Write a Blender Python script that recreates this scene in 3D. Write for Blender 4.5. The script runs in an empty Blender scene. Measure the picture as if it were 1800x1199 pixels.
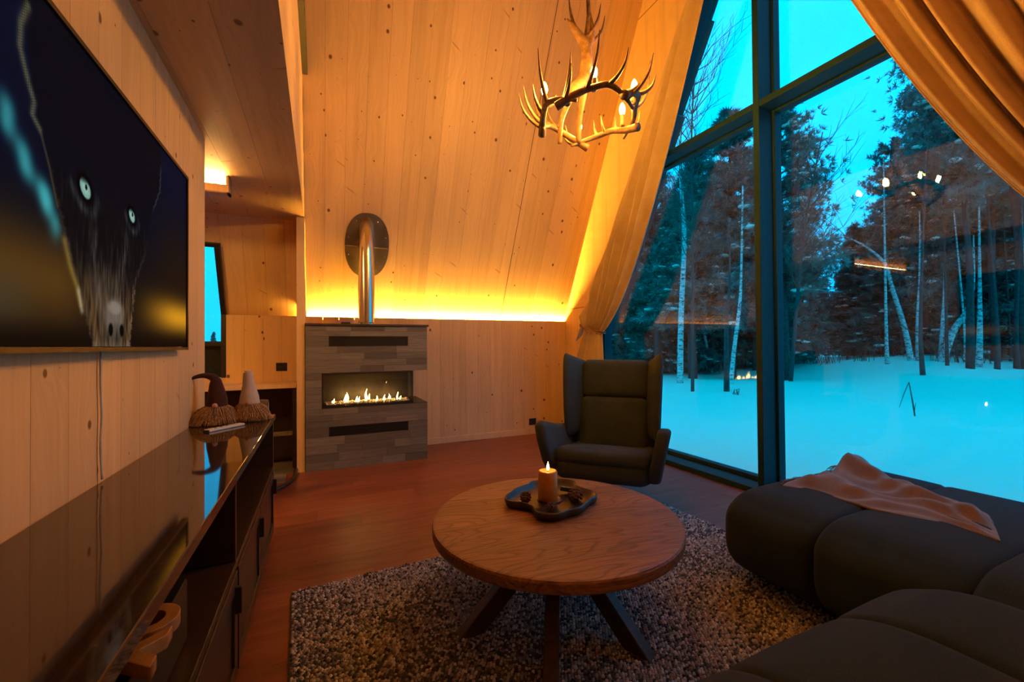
import bpy, bmesh, math, random
import numpy as np
from mathutils import Vector, Matrix, Euler
S = bpy.context.scene
COL = S.collection
rnd = random.Random(7)
PI = math.pi

# ------------------------------------------------------------------ camera, sky, exposure
cam = bpy.data.objects.new('camera', bpy.data.cameras.new('camera'))
COL.objects.link(cam)
cam.data.sensor_width = 36.0
cam.data.lens = 745.476 / 1800 * 36
cam.data.clip_start = 0.02; cam.data.clip_end = 500
_r = Vector((0.91046512, -0.41351191, -0.0078209)); _u = Vector((0.00253724, -0.01332515, 0.999908)); _f = Vector((0.41357808, 0.9104012, 0.0110829))
m = Matrix((_r, _u, -_f)).transposed().to_4x4(); m.translation = (0, 0, 1.15)
cam.matrix_world = m
S.camera = cam
vs = S.view_settings
vs.view_transform = 'Standard'; vs.look = 'None'; vs.gamma = 1; vs.use_curve_mapping = False
vs.exposure = 0.0
S.cycles.use_denoising = True
S.cycles.max_bounces = 8; S.cycles.transparent_max_bounces = 12
S.cycles.sample_clamp_indirect = 4.0
S.cycles.caustics_reflective = False; S.cycles.caustics_refractive = False

SKY_LOW, SKY_HIGH, SKY_STRENGTH = (0.003, 0.72, 1.42, 1), (0.0, 0.96, 1.9, 1), 1.12
WARM = (1.0, 0.48, 0.05)          # lamp colour, dim filament and amber strip
BULB, STRIP, HALL, FLAME = 1120.0, 165.0, 60.0, 14.0

W = bpy.data.worlds.new('dusk_sky'); S.world = W; W.use_nodes = True
nt = W.node_tree; nt.nodes.clear()
o = nt.nodes.new('ShaderNodeOutputWorld'); b = nt.nodes.new('ShaderNodeBackground')
tc = nt.nodes.new('ShaderNodeTexCoord'); sx = nt.nodes.new('ShaderNodeSeparateXYZ')
cr = nt.nodes.new('ShaderNodeValToRGB')
cr.color_ramp.elements[0].position = 0.0; cr.color_ramp.elements[0].color = SKY_LOW
cr.color_ramp.elements[1].position = 0.45; cr.color_ramp.elements[1].color = SKY_HIGH
nt.links.new(tc.outputs['Generated'], sx.inputs[0]); nt.links.new(sx.outputs['Z'], cr.inputs[0])
nt.links.new(cr.outputs[0], b.inputs[0]); b.inputs[1].default_value = SKY_STRENGTH
nt.links.new(b.outputs[0], o.inputs[0])

# ------------------------------------------------------------------ mesh helpers
def mesh(name, V, F, mat=None, smooth=False):
    me = bpy.data.meshes.new(name)
    me.from_pydata([tuple(v) for v in V], [], [tuple(f) for f in F])
    if mat: me.materials.append(mat)
    if smooth: me.polygons.foreach_set('use_smooth', [True] * len(me.polygons))
    me.update()
    return me
def link(name, me, parent=None, loc=None, rot=None, mat4=None):
    o = bpy.data.objects.new(name, me); COL.objects.link(o)
    if parent: o.parent = parent
    if mat4 is not None: o.matrix_basis = mat4
    if loc is not None: o.location = loc
    if rot is not None: o.rotation_euler = rot
    return o
def tag(o, label=None, cat=None, group=None, kind=None):
    if label: o['label'] = label
    if cat: o['category'] = cat
    if group: o['group'] = group
    if kind: o['kind'] = kind
    return o
def empty(name, loc, label, cat, rz=0, group=None):
    o = bpy.data.objects.new(name, None); COL.objects.link(o); o.location = loc; o.rotation_euler = (0, 0, rz)
    o.empty_display_size = .1
    return tag(o, label, cat, group)
def copy_tree(o, parent=None):
    c = o.copy(); COL.objects.link(c)
    if parent: c.parent = parent
    for ch in list(o.children): copy_tree(ch, c)
    return c
class B:
    "collects shapes into one mesh"
    def __init__(s): s.V = []; s.F = []
    def add(s, V, F):
        n = len(s.V); s.V += [tuple(v) for v in V]; s.F += [tuple(i + n for i in f) for f in F]; return s
    def box(s, x0, x1, y0, y1, z0, z1):
        V = [(x0,y0,z0),(x1,y0,z0),(x1,y1,z0),(x0,y1,z0),(x0,y0,z1),(x1,y0,z1),(x1,y1,z1),(x0,y1,z1)]
        return s.add(V, [(3,2,1,0),(4,5,6,7),(0,1,5,4),(1,2,6,5),(2,3,7,6),(3,0,4,7)])
    def tube(s, P, R, n=8, cap=True):
        P = [Vector(p) for p in P]
        if not hasattr(R, '__len__'): R = [R] * len(P)
        t0 = (P[1] - P[0]).normalized()
        a = t0.orthogonal().normalized(); V = []
        for i, p in enumerate(P):
            t = (P[min(i+1, len(P)-1)] - P[max(i-1, 0)]).normalized()
            a = (a - t * a.dot(t)).normalized(); c = t.cross(a)
            for k in range(n):
                q = 2 * PI * k / n
                V.append(p + (a * math.cos(q) + c * math.sin(q)) * R[i])
        F = [(i*n+k, i*n+(k+1)%n, (i+1)*n+(k+1)%n, (i+1)*n+k) for i in range(len(P)-1) for k in range(n)]
        if cap: F += [tuple(range(n))[::-1], tuple((len(P)-1)*n + k for k in range(n))]
        return s.add(V, F)
    def lathe(s, prof, n=24, c=(0,0,0)):
        V = []; F = []
        for r, z in prof:
            for k in range(n): V.append((c[0] + r*math.cos(2*PI*k/n), c[1] + r*math.sin(2*PI*k/n), c[2] + z))
        for i in range(len(prof)-1):
            for k in range(n): F.append((i*n+k, i*n+(k+1)%n, (i+1)*n+(k+1)%n, (i+1)*n+k))
        F += [tuple(range(n))[::-1], tuple((len(prof)-1)*n + k for k in range(n))]
        return s.add(V, F)
    def prism(s, poly, a0, a1, ax='y'):
        "poly of 2D points extruded along an axis"
        f = {'y': lambda p, a: (p[0], a, p[1]), 'x': lambda p, a: (a, p[0], p[1]), 'z': lambda p, a: (p[0], p[1], a)}[ax]
        n = len(poly); V = [f(p, a0) for p in poly] + [f(p, a1) for p in poly]
        return s.add(V, [tuple(range(n)), tuple(range(n, 2*n))[::-1]] + [(i, n+i, n+(i+1) % n, (i+1) % n) for i in range(n)])
    def ball(s, c, rx, ry=None, rz=None, n=8, m=6):
        ry = ry or rx; rz = rz or rx; V = [(c[0], c[1], c[2]-rz)]
        for j in range(1, m):
            t = -PI/2 + PI*j/m
            for k in range(n): V.append((c[0]+rx*math.cos(t)*math.cos(2*PI*k/n), c[1]+ry*math.cos(t)*math.sin(2*PI*k/n), c[2]+rz*math.sin(t)))
        V.append((c[0], c[1], c[2]+rz)); F = [(0, 1+(k+1) % n, 1+k) for k in range(n)]
        for j in range(m-2):
            F += [(1+j*n+k, 1+j*n+(k+1) % n, 1+(j+1)*n+(k+1) % n, 1+(j+1)*n+k) for k in range(n)]
        L = len(V)-1; F += [(L, 1+(m-2)*n+k, 1+(m-2)*n+(k+1) % n) for k in range(n)]
        return s.add(V, F)
    def soft(s, x0, x1, y0, y1, z0, z1, r=.05, puff=(0,0,0), n=10):
        "upholstered block: rounded edges (radius per axis, or (negative, positive) side), bulging faces"
        c = np.array([(x0+x1)/2, (y0+y1)/2, (z0+z1)/2]); h = np.array([x1-x0, y1-y0, z1-z0])/2
        rv = [r]*3 if not hasattr(r, '__len__') else list(r); rv = np.array([(q, q) if not hasattr(q, '__len__') else q for q in rv], float)
        rv = np.minimum(rv, (h*.96)[:, None]); idx = {}; V = []; F = []
        def vid(p):
            k = tuple(np.round(p, 5))
            if k not in idx:
                q = np.array(p); q = np.sign(q) * np.abs(q) ** .72
                R = np.where(q < 0, rv[:, 0], rv[:, 1]); w = q * h; inner = np.clip(w, -(h-rv[:, 0]), h-rv[:, 1]); d = (w - inner)/R; L = np.linalg.norm(d); mx = np.max(np.abs(d))
                if L > 1e-9: w = inner + d/L*mx*R
                g = (1 - q**2)
                w = w + np.array([puff[0]*np.sign(q[0])*abs(q[0])**3*g[1]*g[2], puff[1]*np.sign(q[1])*abs(q[1])**3*g[0]*g[2], puff[2]*np.sign(q[2])*abs(q[2])**3*g[0]*g[1]])
                idx[k] = len(V); V.append(tuple(c + w))
            return idx[k]
        L = np.linspace(-1, 1, n+1)
        for ax in range(3):
            for sg in (-1, 1):
                for i in range(n):
                    for j in range(n):
                        ps = []
                        for a, bb in ((L[i], L[j]), (L[i+1], L[j]), (L[i+1], L[j+1]), (L[i], L[j+1])):
                            p = [0, 0, 0]; p[ax] = sg; p[(ax+1) % 3] = a; p[(ax+2) % 3] = bb; ps.append(vid(p))
                        F.append(tuple(ps if sg > 0 else ps[::-1]))
        return s.add(V, F)
    def xform(s, M):
        s.V = [tuple(M @ Vector(v)) for v in s.V]; return s
    def obj(s, name, mat, parent=None, smooth=False, bevel=0, seg=2, loc=None, rot=None, kind=None, subd=0):
        o = link(name, mesh(name, s.V, s.F, mat, smooth), parent, loc, rot)
        if bevel:
            md = o.modifiers.new('bevel', 'BEVEL'); md.width = bevel; md.segments = seg; md.limit_method = 'ANGLE'
        if subd:
            md = o.modifiers.new('sub', 'SUBSURF'); md.levels = md.render_levels = subd
        if kind: o['kind'] = kind
        return o
def bez(P, n=12):
    "smooth curve through points (Catmull-Rom)"
    P = [Vector(p) for p in P]; Q = [P[0]*2-P[1]] + P + [P[-1]*2-P[-2]]; out = []
    for i in range(1, len(Q)-2):
        for k in range(n):
            t = k/n; a, b_, c, d = Q[i-1], Q[i], Q[i+1], Q[i+2]
            out.append(.5*((2*b_) + (c-a)*t + (2*a-5*b_+4*c-d)*t*t + (3*b_-a-3*c+d)*t**3))
    out.append(P[-1]); return out

# ------------------------------------------------------------------ materials
class G:
    def __init__(s, name):
        s.m = bpy.data.materials.new(name); s.m.use_nodes = True; s.t = s.m.node_tree; s.t.nodes.clear()
        s.out = s.n('OutputMaterial')
    def n(s, typ, **kw):
        x = s.t.nodes.new('ShaderNode' + typ)
        for k, v in kw.items(): setattr(x, k, v)
        return x
    def set(s, sock, v):
        if hasattr(v, 'is_output') or isinstance(v, bpy.types.NodeSocket): s.t.links.new(v, sock)
        else:
            if hasattr(sock.default_value, '__len__') and not hasattr(v, '__len__'): v = (v,)*len(sock.default_value)
            if hasattr(sock.default_value, '__len__') and len(sock.default_value) == 4 and len(v) == 3: v = (*v, 1)
            sock.default_value = v
    def mth(s, op, a, b=0.0, c=None):
        x = s.n('Math', operation=op); s.set(x.inputs[0], a); s.set(x.inputs[1], b)
        if c is not None: s.set(x.inputs[2], c)
        return x.outputs[0]
    def vm(s, op, a, b=(0,0,0)):
        x = s.n('VectorMath', operation=op); s.set(x.inputs[0], a); s.set(x.inputs[1], b); return x.outputs[0]
    def noise(s, vec, scale, detail=3, rough=.5, dist=0):
        x = s.n('TexNoise'); s.set(x.inputs['Vector'], vec); s.set(x.inputs['Scale'], scale); s.set(x.inputs['Detail'], detail)
        s.set(x.inputs['Roughness'], rough); s.set(x.inputs['Distortion'], dist); return x.outputs[0]
    def ramp(s, f, *stops):
        x = s.n('ValToRGB'); e = x.color_ramp.elements
        while len(e) < len(stops): e.new(.5)
        for i, (p, c) in enumerate(stops):
            e[i].position = p; e[i].color = (*c, 1) if hasattr(c, '__len__') else (c, c, c, 1)
        s.set(x.inputs[0], f); return x.outputs[0]
    def mix(s, f, a, b, typ='MIX'):
        x = s.n('MixRGB', blend_type=typ); s.set(x.inputs[0], f); s.set(x.inputs[1], a); s.set(x.inputs[2], b); return x.outputs[0]
    def obj(s, rand=0.0):
        v = s.n('TexCoord').outputs['Object']
        if rand:
            r = s.n('ObjectInfo').outputs['Random']; c = s.n('CombineXYZ')
            s.set(c.inputs[0], s.mth('MULTIPLY', r, rand)); s.set(c.inputs[2], s.mth('MULTIPLY', r, rand*3.7)); s.set(c.inputs[1], s.mth('MULTIPLY', r, rand*1.3))
            v = s.vm('ADD', v, c.outputs[0])
        return v
    def rand(s): return s.n('ObjectInfo').outputs['Random']
    def bump(s, h, d=.01, st=1.0):
        x = s.n('Bump'); s.set(x.inputs['Height'], h); s.set(x.inputs['Distance'], d); s.set(x.inputs['Strength'], st); return x.outputs[0]
    def bsdf(s, col, rough=.5, metal=0, normal=None, spec=.5, **kw):
        p = s.n('BsdfPrincipled'); s.set(p.inputs['Base Color'], col); s.set(p.inputs['Roughness'], rough); s.set(p.inputs['Metallic'], metal)
        s.set(p.inputs['Specular IOR Level'], spec)
        if normal is not None: s.set(p.inputs['Normal'], normal)
        for k, v in kw.items(): s.set(p.inputs[k.replace('_', ' ')], v)
        s.set(s.out.inputs[0], p.outputs[0]); return p
def plain(name, col, rough=.5, metal=0, var=.25, scale=20, bump=0, spec=.5):
    g = G(name); v = g.obj(3); n = g.noise(v, scale, 4)
    c = g.mix(g.ramp(n, (.3, 0.0), (.7, 1.0)), tuple(x*(1-var) for x in col), tuple(min(1, x*(1+var)) for x in col))
    g.bsdf(c, rough, metal, g.bump(n, bump) if bump else None, spec); return g.m
def pine(name, light=(.76, .52, .29), dark=(.56, .32, .155), knots=1.0, tone=.16):
    g = G(name); v = g.obj(9.0)
    sp = g.n('SeparateXYZ'); g.set(sp.inputs[0], v)
    cx = g.n('CombineXYZ'); g.set(cx.inputs[0], sp.outputs[0]); g.set(cx.inputs[1], g.mth('MULTIPLY', sp.outputs[2], .8))
    kv = g.n('TexVoronoi', voronoi_dimensions='2D'); g.set(kv.inputs['Vector'], cx.outputs[0]); g.set(kv.inputs['Scale'], 4.2); g.set(kv.inputs['Randomness'], 1.0)
    d = kv.outputs['Distance']; rs = g.n('SeparateColor'); g.set(rs.inputs[0], kv.outputs['Color'])
    rad = g.mth('MULTIPLY', g.mth('POWER', rs.outputs[0], 2.2), .062)
    k = g.mth('DIVIDE', d, g.mth('ADD', rad, .010))
    knot = g.ramp(k, (.55, 1.0), (1.0, .0)); halo = g.ramp(k, (.8, .55), (1.0, .0))
    # grain bends round the knots
    wob = g.noise(v, 1.4, 2)
    gx = g.mth('ADD', g.mth('MULTIPLY', sp.outputs[0], 55), g.mth('ADD', g.mth('MULTIPLY', wob, 9), g.mth('DIVIDE', .9, g.mth('ADD', d, .12))))
    gc = g.n('CombineXYZ'); g.set(gc.inputs[0], gx); g.set(gc.inputs[2], g.mth('MULTIPLY', sp.outputs[2], .8))
    gr = g.noise(gc.outputs[0], 1.0, 3, .6)
    c = g.mix(g.ramp(gr, (.35, .0), (.72, 1.0)), light, dark)
    c = g.mix(.38, light, c)
    st = g.noise(g.vm('MULTIPLY', v, (14, 14, .55)), 1.0, 3, .6)
    c = g.mix(g.ramp(st, (.5, 0.0), (.85, .45)), c, tuple(x*.72 for x in dark))
    t = g.mth('ADD', 1-tone/2, g.mth('MULTIPLY', g.rand(), tone))
    tt = g.n('CombineColor'); [g.set(tt.inputs[i], t) for i in range(3)]
    c = g.mix(1.0, c, tt.outputs[0], 'MULTIPLY')
    c = g.mix(g.mth('MULTIPLY', halo, knots), c, (.30, .13, .045)); c = g.mix(g.mth('MULTIPLY', knot, .9*knots), c, (.13, .048, .016))
    # spike knots: faint slanting dashes
    sc = g.n('CombineXYZ'); g.set(sc.inputs[0], g.mth('MULTIPLY', sp.outputs[0], .42)); g.set(sc.inputs[1], g.mth('ADD', g.mth('MULTIPLY', sp.outputs[2], 2.6), g.mth('MULTIPLY', sp.outputs[0], 1.6)))
    sv = g.n('TexVoronoi', voronoi_dimensions='2D'); g.set(sv.inputs['Vector'], sc.outputs[0]); g.set(sv.inputs['Scale'], 1.55)
    s2 = g.n('SeparateColor'); g.set(s2.inputs[0], sv.outputs['Color'])
    dash = g.mth('MULTIPLY', g.ramp(sv.outputs['Distance'], (.018, 1.0), (.04, .0)), g.mth('GREATER_THAN', s2.outputs[1], .45))
    c = g.mix(g.mth('MULTIPLY', dash, .55*knots), c, (.33, .135, .045))
    g.bsdf(c, .55, 0, g.bump(gr, .002, .5), .35); return g.m
def wood(name, a, b, c3, rough=.35, gs=(2.5, 40, 40), spec=.5, tone=.3, bump=.001):
    "grain along local X"
    g = G(name); v = g.obj(7.0)
    w = g.noise(v, 1.8, 3); q = g.vm('ADD', g.vm('MULTIPLY', v, gs), g.vm('MULTIPLY', w, (1.6, 3.2, 3.2)))
    n1 = g.noise(q, 1.0, 5, .65, .4); n2 = g.noise(g.vm('MULTIPLY', q, (2, 5, 5)), 1.0, 3, .7)
    c = g.ramp(n1, (.25, c3), (.48, b), (.72, a)); c = g.mix(g.ramp(n2, (.5, 0.0), (.75, .45)), c, c3)
    t = g.mth('ADD', 1-tone/2, g.mth('MULTIPLY', g.rand(), tone)); tt = g.n('CombineColor'); [g.set(tt.inputs[i], t) for i in range(3)]
    c = g.mix(1.0, c, tt.outputs[0], 'MULTIPLY')
    g.bsdf(c, rough, 0, g.bump(n1, bump, .6), spec); return g.m
def oak(name):
    g = G(name); v = g.obj(0)
    sp = g.n('SeparateXYZ'); g.set(sp.inputs[0], v)
    board = g.mth('FLOOR', g.mth('MULTIPLY', sp.outputs[1], 7.5))
    cb = g.n('CombineXYZ'); g.set(cb.inputs[0], g.mth('MULTIPLY', board, 3.31)); g.set(cb.inputs[1], g.mth('MULTIPLY', board, 1.7)); 
    q = g.vm('ADD', v, cb.outputs[0])
    w = g.noise(g.vm('MULTIPLY', q, (1.3, 5, 5)), 1.0, 2, .5)
    ring = g.mth('FRACT', g.mth('MULTIPLY', w, 17)); lines = g.ramp(ring, (.0, 1.0), (.28, .0), (.9, .0), (1.0, 1.0))
    fine = g.noise(g.vm('MULTIPLY', q, (6, 150, 150)), 1.0, 3, .6)
    c = g.ramp(fine, (.3, (.19, .078, .03)), (.7, (.42, .20, .085)))
    c = g.mix(g.mth('MULTIPLY', lines, .55), c, (.085, .035, .014))
    wn = g.n('TexWhiteNoise', noise_dimensions='1D'); g.set(wn.inputs['W'], board)
    t = g.mth('ADD', .8, g.mth('MULTIPLY', wn.outputs['Value'], .4)); tt = g.n('CombineColor'); [g.set(tt.inputs[i], t) for i in range(3)]
    c = g.mix(1.0, c, tt.outputs[0], 'MULTIPLY')
    g.bsdf(c, .45, 0, g.bump(g.mth('SUBTRACT', fine, g.mth('MULTIPLY', lines, .6)), .0015, .7), .4); return g.m
def fabric(name, a, b, scale=500, rough=.95, sheen=.15, bump=.002):
    g = G(name); v = g.obj(0); n = g.noise(v, scale, 2, .7); n2 = g.noise(v, 9, 3)
    c = g.ramp(n, (.3, a), (.7, b)); c = g.mix(g.ramp(n2, (.35, 0.0), (.75, .3)), c, tuple(x*.6 for x in a))
    p = g.bsdf(c, rough, 0, g.bump(n, bump, .6), .15); g.set(p.inputs['Sheen Weight'], sheen); return g.m
def emit(name, col, st):
    g = G(name); e = g.n('Emission'); g.set(e.inputs[0], col); e.inputs[1].default_value = st; g.set(g.out.inputs[0], e.outputs[0]); return g.m
def glass(name, tint=(1, 1, 1), ior=1.45):
    # Schlick reflectance of a thin pane, the same from both sides
    g = G(name); ge = g.n('NewGeometry'); dp = g.n('VectorMath', operation='DOT_PRODUCT'); g.set(dp.inputs[0], ge.outputs['Incoming']); g.set(dp.inputs[1], ge.outputs['Normal'])
    f0 = ((ior-1)/(ior+1))**2; fr_ = g.mth('ADD', f0, g.mth('MULTIPLY', 1-f0, g.mth('POWER', g.mth('SUBTRACT', 1.0, g.mth('ABSOLUTE', dp.outputs['Value'])), 5.0)))
    t = g.n('BsdfTransparent'); g.set(t.inputs[0], tint); r = g.n('BsdfGlossy'); r.inputs['Roughness'].default_value = 0.0
    x = g.n('MixShader'); g.set(x.inputs[0], fr_); g.set(x.inputs[1], t.outputs[0]); g.set(x.inputs[2], r.outputs[0]); g.set(g.out.inputs[0], x.outputs[0]); return g.m
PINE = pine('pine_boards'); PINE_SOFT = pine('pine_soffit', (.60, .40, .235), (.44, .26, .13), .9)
FLOORM = wood('red_brown_floor', (.29, .09, .046), (.21, .06, .03), (.125, .035, .018), .36, (1.6, 16, 16), .45, .28, .00025)
OAK = oak('smoked_oak')
LEGW = wood('dark_oak_leg', (.10, .05, .025), (.07, .033, .016), (.03, .014, .007), .5)
CABW = wood('black_brown_veneer', (.042, .023, .016), (.030, .016, .011), (.014, .008, .006), .35, (2, 30, 30))
BLACK = plain('black_metal', (.012, .012, .013), .4, 0, .2)
FRAME = plain('anthracite_window_frame', (.008, .040, .058), .6, 0, .1, 20, 0, .2)
STEEL = plain('polished_steel', (.62, .58, .53), .2, 1.0, .05, 3)
DARKSTEEL = plain('brushed_steel_plate', (.26, .23, .2), .42, 1.0, .25, 6)
CURT = fabric('beige_curtain', (.50, .35, .23), (.68, .50, .34), 260, .9, .2, .001)
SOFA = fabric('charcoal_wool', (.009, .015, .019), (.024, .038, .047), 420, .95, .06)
CHAIRF = fabric('green_grey_wool', (.028, .040, .042), (.080, .105, .108), 380, .95, .06)
THROW = fabric('brown_wool_throw', (.13, .085, .07), (.24, .16, .14), 300, .95, .4)
BLACKP = plain('black_plastic', (.01, .01, .01), .35)
TRAYW = wood('dark_carved_wood', (.05, .03, .024), (.035, .02, .017), (.015, .009, .008), .38)
WAX = None
def _wax():
    g = G('beeswax'); n = g.noise(g.obj(0), 30, 3); c = g.ramp(n, (.3, (.50, .22, .03)), (.7, (.62, .30, .05)))
    p = g.bsdf(c, .45); g.set(p.inputs['Subsurface Weight'], .6); g.set(p.inputs['Subsurface Radius'], (.03, .012, .003)); p.inputs['Subsurface Scale'].default_value = .6; return g.m
WAX = _wax()
def _granite():
    g = G('polished_brown_granite'); v = g.obj(0); n = g.noise(g.vm('MULTIPLY', v, (60, 26, 40)), 1.0, 6, .75, 1.2); n2 = g.noise(v, 4, 3)
    c = g.ramp(n, (.3, (.016, .010, .008)), (.55, (.045, .027, .02)), (.75, (.115, .068, .048)))
    c = g.mix(g.ramp(n2, (.4, 0.0), (.8, .5)), c, (.02, .014, .013)); g.bsdf(c, .045, 0, None, .75); return g.m
GRANITE = _granite()
def _slate():
    g = G('grey_slate'); v = g.obj(5); n = g.noise(g.vm('MULTIPLY', v, (5, 5, 60)), 1.0, 5, .7); r = g.rand()
    base = g.ramp(r, (0, (.11, .10, .09)), (.5, (.165, .15, .135)), (1, (.25, .23, .205)))
    c = g.mix(g.ramp(n, (.3, 0.0), (.75, .6)), base, (.05, .043, .038)); g.bsdf(c, .6, 0, g.bump(n, .004, .6), .4); return g.m
SLATE = _slate()
def _snow():
    g = G('snow'); v = g.obj(0); n = g.noise(v, .7, 5, .55); n2 = g.noise(v, 14, 3)
    p = g.bsdf((.68, .69, .56), .75, 0, g.bump(g.mth('ADD', n, g.mth('MULTIPLY', n2, .06)), .12, .5), .2); return g.m
SNOW = _snow()
TSNOW = plain('settled_snow', (.80, .82, .72), .8, 0, .05)
BARK = plain('pine_bark', (.045, .036, .032), .9, 0, .5, 9, .02)
NEEDLE = plain('pine_needles', (.075, .19, .165), .8, 0, .5, 2, 0, .2)
NEEDLE2 = plain('spruce_needles', (.055, .14, .12), .85, 0, .5, 2, 0, .2)
def _birch():
    g = G('birch_bark'); v = g.obj(4); n = g.noise(g.vm('MULTIPLY', v, (6, 6, 16)), 1.0, 4, .7)
    g.bsdf(g.ramp(n, (.38, (.05, .045, .04)), (.5, (.5, .48, .45)), (.7, (.72, .70, .67))), .75); return g.m
BIRCH = _birch()
TWIG = plain('bare_twigs', (.05, .042, .038), .9)
GLASS = glass('window_glass', (.97, .985, .985), 1.52)
FGLASS = glass('fire_glass', (.96, .95, .93), 1.35)
BULBM = emit('lit_filament_bulb', (1, .455, .055, 1), BULB)
STRIPM = emit('amber_light_strip', (*WARM, 1), STRIP * 12)
HALLM = emit('warm_tube', (1, .50, .12, 1), HALL * 4)
FLAMEM = emit('gas_flame', (1, .55, .14, 1), FLAME * 4)
CFLAMEM = emit('candle_flame', (1, .62, .22, 1), 60)

# ------------------------------------------------------------------ room shell
YK, ZK = 4.93, 1.475              # knee wall face, its top
XW, RY = 3.046, 2.155             # gable wall face, ridge position
TB = 0.5; BETA = math.atan(TB); YS = 4.985    # slope: Y falls .5 per metre of height
def slopeY(z): return YS - TB * (z - ZK)
ZR = ZK + (YS - RY) / TB
PL = {}
def plank(parent, w, L, M4, mat=PINE, t=.022, name='plank'):
    k = (round(w, 4), round(L, 4), mat.name, t)
    if k not in PL:
        b = B().box(-w/2+.0007, w/2-.0007, 0, t, 0, L); PL[k] = mesh(name, b.V, b.F, mat)
    return link(name, PL[k], parent, mat4=M4)
def frame4(o, x, y, z):
    M_ = Matrix((Vector(x), Vector(y), Vector(z))).transposed().to_4x4(); M_.translation = o; return M_
def struct(name, b, mat, label=None, **kw):
    o = b.obj(name, mat, **kw); o['kind'] = 'structure'
    if label: o['label'] = label
    return o

floor = struct('floor', B().box(-3.5, 3.06, -.75, 5.05, -.08, -.016), plain('subfloor', (.05, .02, .01), .8), 'red-brown wood plank floor of the cabin')
y = -.7; row = 0
while y < 4.96:
    x = -3.5 + (-.37, -.95, -.61, -.1)[row % 4] * 1.0
    while x < 3.05:
        x0, x1 = max(x, -3.48), min(x + 1.285, 3.045)
        if x1 - x0 > .03:
            k = ('f', round(x1-x0, 3), row % 1)
            if k not in PL:
                bb = B().box(0, x1-x0-.0009, .0004, .1896, -.016, 0); PL[k] = mesh('floor_plank', bb.V, bb.F, FLOORM)
            link('floor_plank', PL[k], floor, (x0, y, 0))
        x += 1.285
    y += .19; row += 1

# knee wall behind the fireplace and the armchair
wall_back = struct('wall_back', B().box(-.83, 3.1, YK+.022, YK+.025, 0, ZK-.03).box(-3.5, -.83, YK+.022, YK+.025, 0, .86).box(-.875, 3.1, YK+.075, YK+.2, -.1, ZK+.05), PINE, 'low back wall of vertical knotty pine boards')
def board_run(parent, x0, x1, w, fn, mat=PINE):
    n = max(1, round((x1-x0)/w)); ww = (x1-x0)/n
    for i in range(n): fn(parent, x0 + (i+.5)*ww, ww, mat)
board_run(wall_back, -.124, XW, .158, lambda p, x, w, m_: plank(p, w, ZK, frame4((x, YK, 0), (1,0,0), (0,1,0), (0,0,1)), m_))
board_run(wall_back, -.84, -.19, .162, lambda p, x, w, m_: plank(p, w, ZK, frame4((x, YK, 0), (1,0,0), (0,1,0), (0,0,1)), m_))
board_run(wall_back, -3.48, -1.26, .165, lambda p, x, w, m_: plank(p, w, ZK, frame4((x, YK, 0), (1,0,0), (0,1,0), (0,0,1)), m_))
board_run(wall_back, -1.26, -.84, .14, lambda p, x, w, m_: plank(p, w, .86, frame4((x, YK, 0), (1,0,0), (0,1,0), (0,0,1)), m_))
bs = struct('baseboard_back', B().box(1.012, XW, YK-.014, YK, 0, .075), PINE, 'pale pine baseboard along the back wall', bevel=.003)

# tall sloped side of the A-frame
UP = Vector((0, -math.sin(BETA), math.cos(BETA))); NRM = Vector((0, math.cos(BETA), math.sin(BETA)))
LSL = (ZR - ZK + .15) / math.cos(BETA)
def at_slope(x, z, d=0): return Vector((x, slopeY(z), z)) + NRM * d
ceiling = struct('ceiling', B().add([at_slope(x, z, d) for d in (.023, .2) for x, z in ((-.84, 1.3), (3.1, 1.3), (3.1, ZR+.1), (-3.5, ZR+.1), (-3.5, 2.12), (-.84, 2.12))],
        [(0,1,2,3,4,5), (6,7,8,9,10,11)] + [(i, i+6, 6+(i+1) % 6, (i+1) % 6) for i in range(6)]), PINE, 'tall sloped ceiling of knotty pine boards above the fireplace')
board_run(ceiling, -.83, XW, .176, lambda p, x, w, m_: plank(p, w, LSL, frame4(at_slope(x, ZK-.14), (1,0,0), NRM, UP), m_))
board_run(ceiling, -3.48, -1.26, .176, lambda p, x, w, m_: plank(p, w, .74/math.cos(BETA), frame4(at_slope(x, ZK-.12), (1,0,0), NRM, UP), m_))
board_run(ceiling, -3.48, -.83, .176, lambda p, x, w, m_: plank(p, w, LSL-.75, frame4(at_slope(x, 2.12), (1,0,0), NRM, UP), m_))
# dark joint strips where two ceiling panels meet
for x in (2.10,):
    B().add([at_slope(x+dx, z, -.0012) for dx, z in ((-.003, ZK), (.003, ZK), (.003, ZR), (-.003, ZR))] + [at_slope(x+dx, z, .0002) for dx, z in ((-.003, ZK), (.003, ZK), (.003, ZR), (-.003, ZR))],
        [(0,1,2,3), (0,4,5,1), (1,5,6,2), (2,6,7,3), (3,7,4,0)]).obj('joint_strip', plain('dark_joint', (.06, .03, .012), .8), ceiling)
# near half of the roof, out of view, mirrored about the ridge
near = struct('ceiling', B().add([(x, 2*RY - slopeY(z) - d, z) for d in (0, .15) for x, z in ((-3.5, .9), (3.1, .9), (3.1, ZR+.1), (-3.5, ZR+.1))],
        [(0,1,2,3)[::-1], (4,5,6,7), (0,1,5,4), (1,2,6,5), (2,3,7,6), (3,0,4,7)]), PINE, 'near sloped ceiling of pine boards over the sofa')
wf = struct('wall_front', B().box(-3.5, 3.1, 2*RY-YK-.1, 2*RY-YK, 0, ZK), PINE, 'low front wall of pine boards behind the sofa')

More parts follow.
